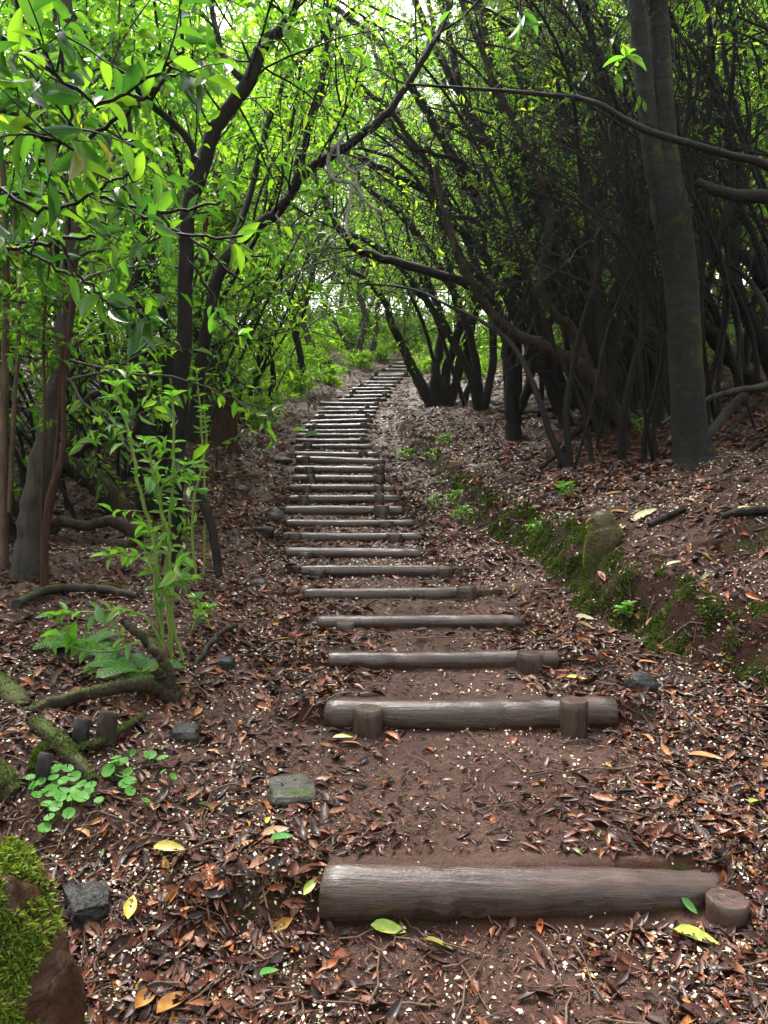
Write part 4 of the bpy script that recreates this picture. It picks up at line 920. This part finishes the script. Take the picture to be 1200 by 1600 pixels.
for (px, py, w, h, la) in [(126,1168,13,.11,"blue-grey cut stub standing left of the mossy stub"),(166,1165,16,.13,"mossy cut stub with a pale top beside the fallen limb"),(68,1222,12,.10,"dark cut stub nearest the round-leaved plant")]:
    b0 = gp(px, py); r = w * b0[1] / F; mb = MB()
    C = np.array([b0 + (0, 0, -.05), b0 + (0, .0, h * .5), b0 + (.008, .01, h), b0 + (.009, .012, h + .004)])
    mb.tube(C, [r * 1.1, r, r * .95, r * .7], 12, cap=True, lump=.05, rng=rng)
    o = mb.build("cut_stub", M['bark_moss'] if 'mossy cut' in la else M['rock_dark'], loc=b0); tag(o, la, "stump", "cut stubs by the fallen limb")
y3 = gp(1110, 690)[1]
airlimb("propped_branch", "smooth grey branch propped on the ground right of the twin-stemmed tree", "fallen limb", [(1102,684,y3-.25,8),(1128,655,y3-.25,7.5),(1158,622,y3-.3,7),(1185,606,y3-.35,7),(1260,594,y3-.5,7)], "bark_pale",
    extra=[])
airlimb("propped_branch", "long thin grey branch reaching left in front of the twin-stemmed tree's foot", "fallen limb", [(1035,662,y3-.3,3),(1065,642,y3-.35,4),(1105,625,y3-.4,4.5),(1150,610,y3-.45,5),(1230,600,y3-.55,5)], "bark_pale")
limb("fallen_branch", "long thin stick lying level among the heath stems", "fallen limb", [(800,655,3.5,.10),(860,655,4,.16),(930,652,4,.2),(1000,640,4,.2),(1060,632,3,.16)], "bark_heath")
limb("fallen_branch", "thin brown stick sloping down the bank litter below the heath stems", "fallen limb", [(955,645,3.5,.1),(910,675,3.5,.05),(880,705,3.5,.04),(845,735,3,.02)], "bark_heath")
limb("fallen_branch", "stick lying flat above the litter, left of the mossy sprawling trunk", "fallen limb", [(780,652,3,.12),(840,655,3,.12),(900,652,3,.15),(950,645,2.5,.14)], "bark_heath")
limb("fallen_branch", "rotten branch with pale leaves along it at the right edge of the bank", "fallen limb", [(1130,812,7,.02),(1165,806,8,.03),(1205,804,8,.03),(1250,806,7,.02)], "bark_dark")
limb("fallen_branch", "broken dark stick in the litter behind the mossy stump", "fallen limb", [(1015,825,4,.02),(1045,812,5,.03),(1070,800,4,.02)], "bark_dark")
limb("fallen_branch", "bent twig on the ground right of the twin-stemmed tree", "fallen limb", [(1140,680,3,.02),(1155,662,3.5,.06),(1180,640,3,.10)], "bark_heath")
# ---------------------------------------------------------------- moss on the cut bank
n = 300000; y = rng.uniform(2.6, 12.5, n); x = bank_x(y) + rng.uniform(-.10, .34, n)
nn = Hn(x, y, .04); cl = .55 * fbm(x * 3.0, y * 3.0, 4, 50) + 1.0 * fbm(x * 11, y * 11, 3, 51) + .10 * rng.uniform(-1, 1, n)
k = (nn[:, 2] < .93) & (cl > .055 + .04 * np.maximum(0, y - 8)); x, y, nn = x[k], y[k], nn[k]
LV = Leaves(); tuft_into(LV, rng, np.stack([x, y, H(x, y)], -1), nn, .024, .36); ml = MB(); LV.into(ml, LEAF_Q)
tag(ml.build("bank_moss", M['moss']), "green moss clinging to the cut face of the right bank", "moss", kind='stuff')
# ---------------------------------------------------------------- saplings, ferns and seedlings
def sapling(name, label, cat, stems, seed, lsz=.07, nl=12, asp=.34, lm='leaf_fresh', sm='stem_green', start=.35, tip=6, group=None, br=0):
    r_ = np.random.default_rng(seed); base = at(*stems[0][0][:3]); base[2] = hz(base[0], base[1]); root = empty(name, base, label, cat, group)
    mb = MB(); LV = Leaves()
    for s in stems:
        C, rr = px_stem(s, 5, .003, r_); mb.tube(C, rr, 6)
        for q in range(nl):
            t = (start + (1 - start) * (q + r_.uniform(0, .8)) / nl) * (len(C) - 1); i = min(int(t), len(C) - 2)
            T = norm(C[i + 1] - C[i]); sd_ = norm(np.cross(T, rand_unit(r_))); p = C[i] + (C[i + 1] - C[i]) * (t - i)
            if r_.uniform() < br:
                B = wander(r_, p, norm(sd_ + .6 * T), lsz * r_.uniform(1.2, 2.4), 4, .15, -.03); mb.tube(B, np.linspace(.0022, .001, 5), 4); twig_leaves(LV, r_, B, 6, lsz, asp, start=.3)
            else:
                m_ = 2; pp = np.repeat(p[None], m_, 0); dd = norm(np.stack([sd_, -sd_]) + .55 * T + np.array([0, 0, -.15])); LV.add(pp, dd, norm(np.array([0, 0, 1.]) + .4 * r_.normal(size=(m_, 3))), lsz * r_.uniform(.6, 1.1, m_), lsz * asp * r_.uniform(.8, 1.1, m_))
        for q in range(tip):
            T = norm(C[-1] - C[-2]); a = q / max(tip, 1) * 6.28; d = norm(np.array([math.cos(a), math.sin(a), .25]) + .4 * T)
            LV.add(C[-1:] * 1, d[None], norm(np.array([[0, 0, 1.]]) + .3 * r_.normal(size=(1, 3))), lsz * r_.uniform(.7, 1.1), lsz * asp)
    mb.build("stem", M[sm], root, loc=base); ml = MB(); LV.into(ml, LEAF_MID); ml.build("leaves", M[lm], root, loc=base); return root
ys = gp(255, 1040)[1]
sapling("green_sapling", "tall fresh green saplings sprouting above the mossy fallen limb", "sapling", [
   [(258,1040,ys,3.5),(250,960,ys,3.2),(246,880,ys,3),(232,810,ys,3),(214,750,ys,2.8),(205,690,ys,2.5),(190,640,ys,2.2),(180,604,ys,2)],
   [(272,1050,ys+.1,3.2),(262,950,ys+.1,3),(258,850,ys+.1,3),(250,780,ys+.1,2.6),(238,730,ys+.1,2.2),(228,690,ys+.1,2)],
   [(290,1050,ys+.05,3),(272,980,ys+.05,2.8),(264,900,ys+.05,2.6),(266,800,ys+.05,2.4),(272,700,ys+.05,2.2),(270,620,ys+.05,1.8)],
   [(268,1045,ys,2.5),(268,930,ys,2.4),(262,840,ys,2.2),(250,770,ys,2),(270,745,ys,1.8),(288,728,ys,1.6)]], 61, lsz=.075, nl=13, br=.35)
sapling("green_sapling", "leafy low sprig arching left above the fern, with broad bright leaves", "sapling", [
   [(255,1010,ys-.05,2.6),(236,975,ys-.08,2.4),(205,955,ys-.1,2.2),(165,955,ys-.12,2),(120,958,ys-.15,1.6),(85,962,ys-.15,1.4)],
   [(250,1020,ys-.05,2.5),(225,1000,ys-.1,2.2),(190,1015,ys-.15,2),(150,1018,ys-.2,1.6),(110,1010,ys-.2,1.4)],
   [(254,1000,ys-.03,2.5),(248,950,ys-.05,2.3),(262,915,ys-.05,2),(290,905,ys-.05,1.8)], [(252,1005,ys,2.5),(242,940,ys-.05,2.3),(238,890,ys-.07,2),(215,870,ys-.07,1.8),(170,868,ys-.1,1.5)]], 62, lsz=.10, nl=9, start=.3, br=.25)
for rows_, sd_i, la in [([(318,900,2.2),(320,760,2),(312,640,1.6),(308,580,1.3)],63,"thin tall seedling left of the path edge, taller of two below the hollow red trunk"),([(306,915,2.2),(300,800,2),(322,700,1.6),(318,640,1.3)],68,"thin bent seedling left of the path edge, shorter of two below the hollow red trunk")]:
    Yg = gp(*rows_[0][:2])[1]; sapling("green_sapling", la, "sapling", [[(a, b, Yg, c) for a, b, c in rows_]], sd_i, lsz=.07, nl=12)
for rows_, sd_i, la, z_ in [([(330,985,2),(318,960,2),(305,935,1.5)],64,"bright leafy seedling at the foot of the green saplings, right of its twin",.07),([(300,985,2),(308,965,2),(325,950,1.5)],66,"bright leafy seedling at the foot of the green saplings, left of its twin",.07),
    ([(225,905,2),(232,880,2),(240,860,1.5)],65,"broad-leaved seedling below the shaggy trunk",.10),([(285,880,2),(292,850,2),(290,830,1.5)],67,"broad-leaved seedling below the curved laurel's foot",.10)]:
    Yg = gp(*rows_[0][:2])[1]; sapling("leafy_seedling", la, "seedling", [[(a, b, Yg, c) for a, b, c in rows_]], sd_i, lsz=z_, nl=5)
for (px, py, hh, sz, la) in [(985,965,20,.07,"bright five-leaved seedling on the mossy face of the bank"),(890,775,18,.10,"bluish leafy seedling in the litter above the bank, left of the mossy stump"),(728,812,18,.09,"small fern-like seedling at the foot of the bank by the ninth log"),(683,795,18,.07,"tiny bright seedling on the path edge, right of the tenth log"),
   (843,832,14,.06,"tuft of seedlings beside a moss knob on the bank edge"),(1008,690,44,.10,"taller glossy seedling just left of the twin-stemmed tree"),(716,790,20,.09,"green fern tuft on the bank edge above the tenth log"),(700,695,14,.09,"small yellow-green seedling on the slope below the heath trunk"),(640,718,14,.09,"small green seedling beside the stairs' right edge, halfway up"),
   (415,672,18,.13,"broad green seedling left of the twentieth log"),(680,720,16,.08,"pale seedling on the slope right of the fourteenth log"),(600,1010,0,0,"")]:
    if not sz: continue
    Yg = gp(px, py)[1]
    sapling("leafy_seedling", la, "seedling", [[(px,py,Yg,1.8),(px+3,py-hh*.6,Yg,1.6),(px-2,py-hh,Yg,1.3)],[(px,py,Yg,1.8),(px-8,py-hh*.4,Yg,1.5),(px-14,py-hh*.7,Yg,1.2)]], int(px), lsz=sz, nl=4, start=.4, lm='leaf_fresh', tip=5, group="seedlings on the bank")
def fern(name, label, c, fronds, L, seed, up=.5):
    r_ = np.random.default_rng(seed); root = empty(name, c, label, "fern"); mb = MB(); LV = Leaves()
    for k in range(fronds):
        a = k / fronds * 6.28 + r_.uniform(-.4, .4); d = norm(np.array([math.cos(a), math.sin(a), up * r_.uniform(.7, 1.5)])); l = L * r_.uniform(.7, 1.15)
        C = [np.array(c, float)]
        for q in range(14): d = norm(d + np.array([0, 0, -.085])); C.append(C[-1] + d * l / 14)
        C = np.array(C); mb.tube(C, np.linspace(.0025, .0008, 15), 4)
        for q in range(3, 15):
            T = norm(C[q] - C[q - 1]); up_ = np.array([0, 0, 1.]); s = norm(np.cross(T, up_)); pl = l * .32 * math.sin(math.pi * (q / 15) ** .7) + .01
            for sg in (-1, 1):
                dd = norm(sg * s + .35 * T + np.array([0, 0, -.1])); Q = C[q] + dd * np.linspace(0, pl, 8)[:, None]
                nn_ = norm(np.cross(T, s)); nn_ = nn_ * np.sign(nn_[2])
                for s2 in (-1, 1):
                    d2 = norm(s2 * np.cross(nn_, dd) + .5 * dd); m_ = 7
                    LV.add(Q[1:], np.repeat(d2[None], 7, 0), np.repeat(nn_[None], 7, 0), pl * .26 * np.linspace(1, .35, 7) + .004, .010 + 0 * np.linspace(1, .5, 7))
    mb.build("stem", M['stem_green'], root, loc=c); ml = MB(); LV.into(ml, LEAF_Q); ml.build("fronds", M['leaf_fern'], root, loc=c)
c = gp(212, 1068); fern("fern", "small bright fern with spread fronds right behind the mossy fallen limb", c + np.array([0, .05, .03]), 7, .22, 71, .9)
c = gp(125, 1015); fern("fern", "pale lacy fern left of the leafy sprig", c, 7, .26, 72, .9)
# round-leaved plant by the boulder
def round_plant(label, pts, seed):
    r_ = np.random.default_rng(seed); base = gp(*pts[0][:2]); root = empty("round_leaved_plant", base, label, "plant", None); mb = MB(); ml = MB()
    for (px, py, w) in pts:
        g = gp(px, py + 10); p = g + np.array([0, 0, .03 + .02 * r_.uniform()]); r = w * g[1] / F; nn_ = norm(np.array([0, -.25, 1.]) + .25 * r_.normal(size=3))
        u = norm(np.cross(nn_, np.array([0, 1., .2]))); v_ = np.cross(nn_, u); ph = r_.uniform(0, 6.28)
        a = np.linspace(.12, 6.16, 15); rad = r * (1 + .05 * np.cos(a * 7)); ring = p + rad[:, None] * (np.cos(a + ph)[:, None] * u + np.sin(a + ph)[:, None] * v_) + nn_ * (.10 * r)
        ring2 = p + .5 * rad[:, None] * (np.cos(a + ph)[:, None] * u + np.sin(a + ph)[:, None] * v_) - nn_ * 0.02 * r
        V = np.concatenate([[p - nn_ * .10 * r], ring2, ring]); i = np.arange(14)
        ml.add(V, np.stack([1 + i, 16 + i, 17 + i, 2 + i], -1), np.stack([0 * i, 1 + i, 2 + i], -1))
        mb.tube(crom(np.array([g, g + (p - g) * .6 + .008 * r_.normal(size=3), p]), 3), .0012, 4)
    mb.build("stems", M['stem_green'], root, loc=base); ml.build("leaves", M['leaf_round'], root, loc=base)
rp = [(70,1302,11),(48,1222,8),(65,1225,8),(55,1238,9),(58,1252,9),(88,1211,11),(106,1210,10),(118,1223,10),(90,1230,12),(98,1243,11),(80,1240,11),(74,1262,10),(88,1268,11),(108,1277,10),(128,1255,13),(135,1250,10),(142,1233,10),(128,1236,9),(155,1260,8),(78,1288,9),(100,1228,9),(118,1240,10),(68,1242,9),(112,1256,9),(50,1232,8),(95,1255,10),(84,1222,9),(140,1240,8)]
rp2 = [(170,1208,12),(182,1188,8),(192,1200,10),(188,1218,10),(203,1228,11),(204,1246,9),(228,1254,7),(195,1232,10),(208,1184,6),(235,1186,10),(254,1188,9),(180,1200,9),(200,1210,9),(271,1216,7),(255,1215,6)]
round_plant("large patch of round bright leaves just above the mossy boulder", rp, 1); round_plant("smaller patch of round bright leaves to the right of the large one", rp2, 2)
# ---------------------------------------------------------------- leafy laurel branches in the near upper left
def spray(name, label, twigs, seed, lsz=.14, nl=9, asp=.36, lm='leaf_near', sm='bark_dark', group=None, droop=-.3, extra=0, start=.3):
    r_ = np.random.default_rng(seed); base = at(*twigs[0][0][:3]); root = empty(name, base, label, "branch", group); mb = MB(); LV = Leaves()
    for s in twigs:
        C, rr = px_stem(s, 5, .006, r_); mb.tube(C, rr, 6)
        twig_leaves(LV, r_, C, nl, lsz, asp, droop, start)
        for q in range(extra):
            j = r_.integers(len(C) // 4, len(C)); B = wander(r_, C[j], norm(rand_unit(r_) + np.array([.2, -.1, .15])), lsz * r_.uniform(1.3, 3), 4, .25); mb.tube(B, np.linspace(.004, .0015, 5), 4); twig_leaves(LV, r_, B, 6, lsz, asp, droop, .35)
    mb.build("twigs", M[sm], root, loc=base); ml = MB(); LV.into(ml, LEAF_HI); ml.build("leaves", M[lm], root, loc=base)
gN = "near laurel branches at the upper left"
spray("laurel_branch", "near laurel branch with large glossy leaves reaching in from the top left corner", [[(-90,-30,2.5,6),(0,60,2.5,5),(70,100,2.5,4),(150,160,2.5,3.2),(215,135,2.5,2.6),(270,95,2.5,2)],[(-80,120,2.4,5),(0,170,2.4,4),(60,205,2.4,3),(115,235,2.4,2.4)],[(60,-60,2.6,4),(82,10,2.6,3.5),(100,90,2.6,3),(112,180,2.6,2.4),(116,225,2.6,2)]], 81, lsz=.108, nl=9, extra=8, group=gN)
spray("laurel_branch", "near laurel branch with leaves drooping along the left edge above the brown sapling", [[(-80,330,2.8,4),(0,300,2.8,3.5),(70,330,2.8,3),(150,300,2.8,2.5),(200,270,2.8,2)],[(-70,230,3,4),(10,225,3,3.5),(90,215,3,3),(130,210,3,2.2)],[(-70,420,3,4),(0,385,3,3),(60,400,3,2.5),(110,430,3,2)]], 82, lsz=.10, nl=8, extra=6, group=gN)
spray("laurel_branch", "near laurel branch with upright bright leaves below the top edge, left of the curved laurel", [[(150,170,2.7,4),(200,150,2.7,3.5),(235,150,2.7,3),(275,90,2.7,2.5),(285,50,2.7,2)],[(140,215,2.7,3.5),(195,180,2.7,3),(225,155,2.7,2.5)],[(235,150,2.7,2.6),(262,120,2.7,2.2),(300,110,2.7,1.8)]], 83, lsz=.11, nl=5, extra=1, start=.6, group=gN)
spray("laurel_branch", "bare thin laurel twigs crossing level in front of the curved laurel, few leaves", [[(-60,300,3.2,4),(40,302,3.2,3.5),(110,300,3.2,3),(165,310,3.2,3),(250,330,3.2,2.5),(320,322,3.2,2.2),(345,315,3.2,2)],[(60,250,3.2,3.5),(150,270,3.2,3),(230,320,3.2,2.6),(280,368,3.2,2.4),(380,368,3.2,2)],[(170,310,3.3,2.5),(240,350,3.3,2.2),(310,380,3.3,2),(380,440,3.3,1.6)],[(-60,385,3.4,4),(60,380,3.4,3.5),(110,372,3.4,3),(150,370,3.4,2.6)]], 84, lsz=.11, nl=3, extra=1, group=gN)
spray("laurel_branch", "laurel twig with one spray of big leaves hanging before the shaggy trunk", [[(95,380,2.6,3),(120,420,2.6,2.6),(150,455,2.6,2.4),(178,480,2.6,2)],[(178,480,2.6,2),(205,483,2.6,1.6),(235,500,2.6,1.4)]], 85, lsz=.13, nl=6, extra=0, start=.75, group=gN)
spray("laurel_branch", "small bright sprig of yellow-green leaves near the path edge, right of the curved laurel", [[(290,400,3.6,2.5),(325,450,3.6,2.2),(342,495,3.6,2)],[(342,495,3.6,1.6),(365,520,3.6,1.4),(380,525,3.6,1.2)]], 86, lsz=.09, nl=8, extra=0, start=.8, lm='leaf_fresh', group=gN)
spray("laurel_branch", "bright leaf sprig hanging before the heath stems at the top, left of the twin-stemmed tree", [[(820,-40,3.4,2.2),(815,10,3.4,2),(818,35,3.4,1.6)],[(960,110,3.9,2),(972,95,3.9,1.6),(978,88,3.9,1.4)]], 87, lsz=.10, nl=8, extra=0, start=.7, lm='leaf_fresh')
# ---------------------------------------------------------------- single fallen leaves that stand out
def one_leaf(px, py, L, deg, m, label, asp=.4, curl=.3, seed=0):
    r_ = np.random.default_rng(int(px * 7 + py)); g = gp(px, py); nn_ = norm(Hn(g[:1], g[1:2])[0] + .15 * r_.normal(size=3)); a = R(deg)
    d = np.array([math.cos(a), math.sin(a), 0]); d = norm(d - nn_ * (d @ nn_)); LV = Leaves(); g = g + nn_ * .022
    LV.add((g - d * L / 2)[None], d[None], nn_[None], L, L * asp); ml = MB(); LV.into(ml, LEAF_HI, curl=np.array([curl])); o = ml.build("fallen_leaf", m, loc=g); tag(o, label, "fallen leaf", "bright fallen leaves on the ground")
def plain_leaf(name, c1, c2, rough=.35):
    m, nt, b, _ = mat(name); co = objco(nt); n = noise(nt, co, 28, 4, .6); r_ = ramp(nt, [(.38, c1), (.62, c2)]); nt.links.new(n, r_.inputs[0]); nt.links.new(r_.outputs[0], b.inputs['Base Color']); b.inputs['Roughness'].default_value = rough; return m
ly = plain_leaf("yellow fallen leaf", (.34, .26, .04), (.46, .38, .06)); lg = plain_leaf("yellow green fallen leaf", (.16, .26, .03), (.36, .36, .05)); lo = plain_leaf("orange fallen leaf", (.22, .085, .02), (.38, .19, .05)); lt = plain_leaf("tan fallen leaf", (.28, .17, .08), (.40, .28, .15)); lc = plain_leaf("cream fallen leaf", (.42, .40, .22), (.55, .50, .30)); le = plain_leaf("green fallen leaf", (.06, .20, .04), (.10, .28, .06))
for a in [(608,1458,.105,-8,lg,"yellow-green spotted leaf under the nearest log, left of its middle"),(685,1490,.095,8,plain_leaf("olive fallen leaf",(.16,.14,.03),(.26,.22,.05)),"olive-yellow leaf below the nearest log's middle"),(1090,1475,.125,-25,lg,"long yellow-green leaf below the nearest log's right end"),(1075,1418,.06,-60,le,"small bright green leaf leaning on the nearest log's right end"),
  (222,1570,.11,75,lo,"big tan-orange leaf at the bottom edge, left of its neighbour"),(270,1578,.12,60,lo,"narrow orange leaf at the bottom edge, right of the big one"),(204,1425,.095,100,ly,"narrow golden leaf lying beside the dark grooved stone"),(268,1333,.105,-4,ly,"long pale yellow leaf lying level left of the path"),(432,1308,.10,35,lt,"pale tan leaf near the flat greenish stone"),(440,1318,.09,40,le,"green leaf tucked under the pale tan leaf"),
  (902,1066,.095,-20,ly,"round yellow leaf right of the second and third logs"),(848,1042,.08,-10,lo,"orange-yellow leaf at the third log's stake"),(910,1144,.085,0,ly,"yellow leaf at the foot of the second log's right stake"),(1014,1042,.10,-8,lo,"orange leaf above the dark pitted stone"),(914,970,.12,-5,lc,"cream leaf at the foot of the mossy bank"),(915,983,.11,-5,lt,"tan leaf just below the cream leaf"),(1020,972,.06,0,lt,"tan leaf at the bank's foot, right of the cream leaf"),
  (985,1030,.06,10,lt,"small buff leaf in the litter left of the bank's moss"),(830,995,.07,-40,lg,"yellow-green leaf right of the fourth log"),(1080,1095,.08,15,lc,"pale green-cream leaf on the right litter"),(1180,1262,.08,40,lg,"pale lime leaf at the right edge"),(640,1128,.07,30,lo,"little orange leaf lying against the front of the second log"),(538,1160,.09,-10,lg,"pale green leaf under the second log's left stake"),(383,1011,.09,20,lc,"cream leaf left of the third log"),(372,985,.07,60,lt,"tan leaf left of the fourth log"),
  (1010,808,.20,18,lc,"long cream leaf on the bank top right of the mossy stump"),(970,805,.15,-10,lo,"orange leaf behind the mossy stump"),(878,800,.16,10,lo,"long orange leaf on the bank top left of the mossy stump"),(908,805,.10,80,lo,"upright orange leaf just left of the mossy stump"),(838,795,.11,35,lt,"tan leaf on the bank edge below the heath trunk"),(975,828,.10,70,lt,"pale tan leaf right beside the mossy stump"),(1170,800,.15,5,lc,"cream leaf on the rotten branch at the right"),(960,775,.13,0,lo,"rusty leaf lying behind the mossy stump, farther back"),
  (240,1270,.09,100,lt,"tan leaf right of the round leaves"),(420,1290,.05,90,ly,"small yellow leaf above the pale tan leaf"),(485,1390,.07,65,lg,"lime leaf at the left end of the nearest log"),(420,1532,.075,50,le,"narrow green leaf at the bottom, below the nearest log's left end"),(1105,1192,.13,-20,lo,"long orange-brown leaf on the right litter"),(895,1285,.05,20,lo,"small orange leaf on the trodden mud"),(1055,885,.10,10,lc,"pale leaf lying among petals on the right bank"),(478,1050,.06,10,lo,"orange leaf left of the third log's end"),(740,1005,.05,10,lo,"orange leaf between the third and fourth logs")]: one_leaf(*a)

# ---------------------------------------------------------------- the damp air
HZ = 0.0004
lo = np.array([gx[0] - 2, gy[0] - 2, float(ZZ.min()) - 1.0]); hi = np.array([gx[-1] + 2, gy[-1] + 2, float(ZZ.max()) + 24.0])
V = np.array([[a, b, c] for c in (lo[2], hi[2]) for b in (lo[1], hi[1]) for a in (lo[0], hi[0])])
mb = MB(); mb.add(V, [(0, 2, 3, 1), (4, 5, 7, 6), (0, 1, 5, 4), (2, 6, 7, 3), (0, 4, 6, 2), (1, 3, 7, 5)])
hm = bpy.data.materials.new("damp air"); hm.use_nodes = True; t = hm.node_tree; t.nodes.clear()
o_ = t.nodes.new("ShaderNodeOutputMaterial"); pv = t.nodes.new("ShaderNodeVolumePrincipled"); pv.inputs['Density'].default_value = HZ; pv.inputs['Color'].default_value = (.90, .95, .88, 1); pv.inputs['Anisotropy'].default_value = .3
t.links.new(pv.outputs[0], o_.inputs['Volume'])
hz_o = mb.build("haze", hm, smooth=False); tag(hz_o, kind='stuff')
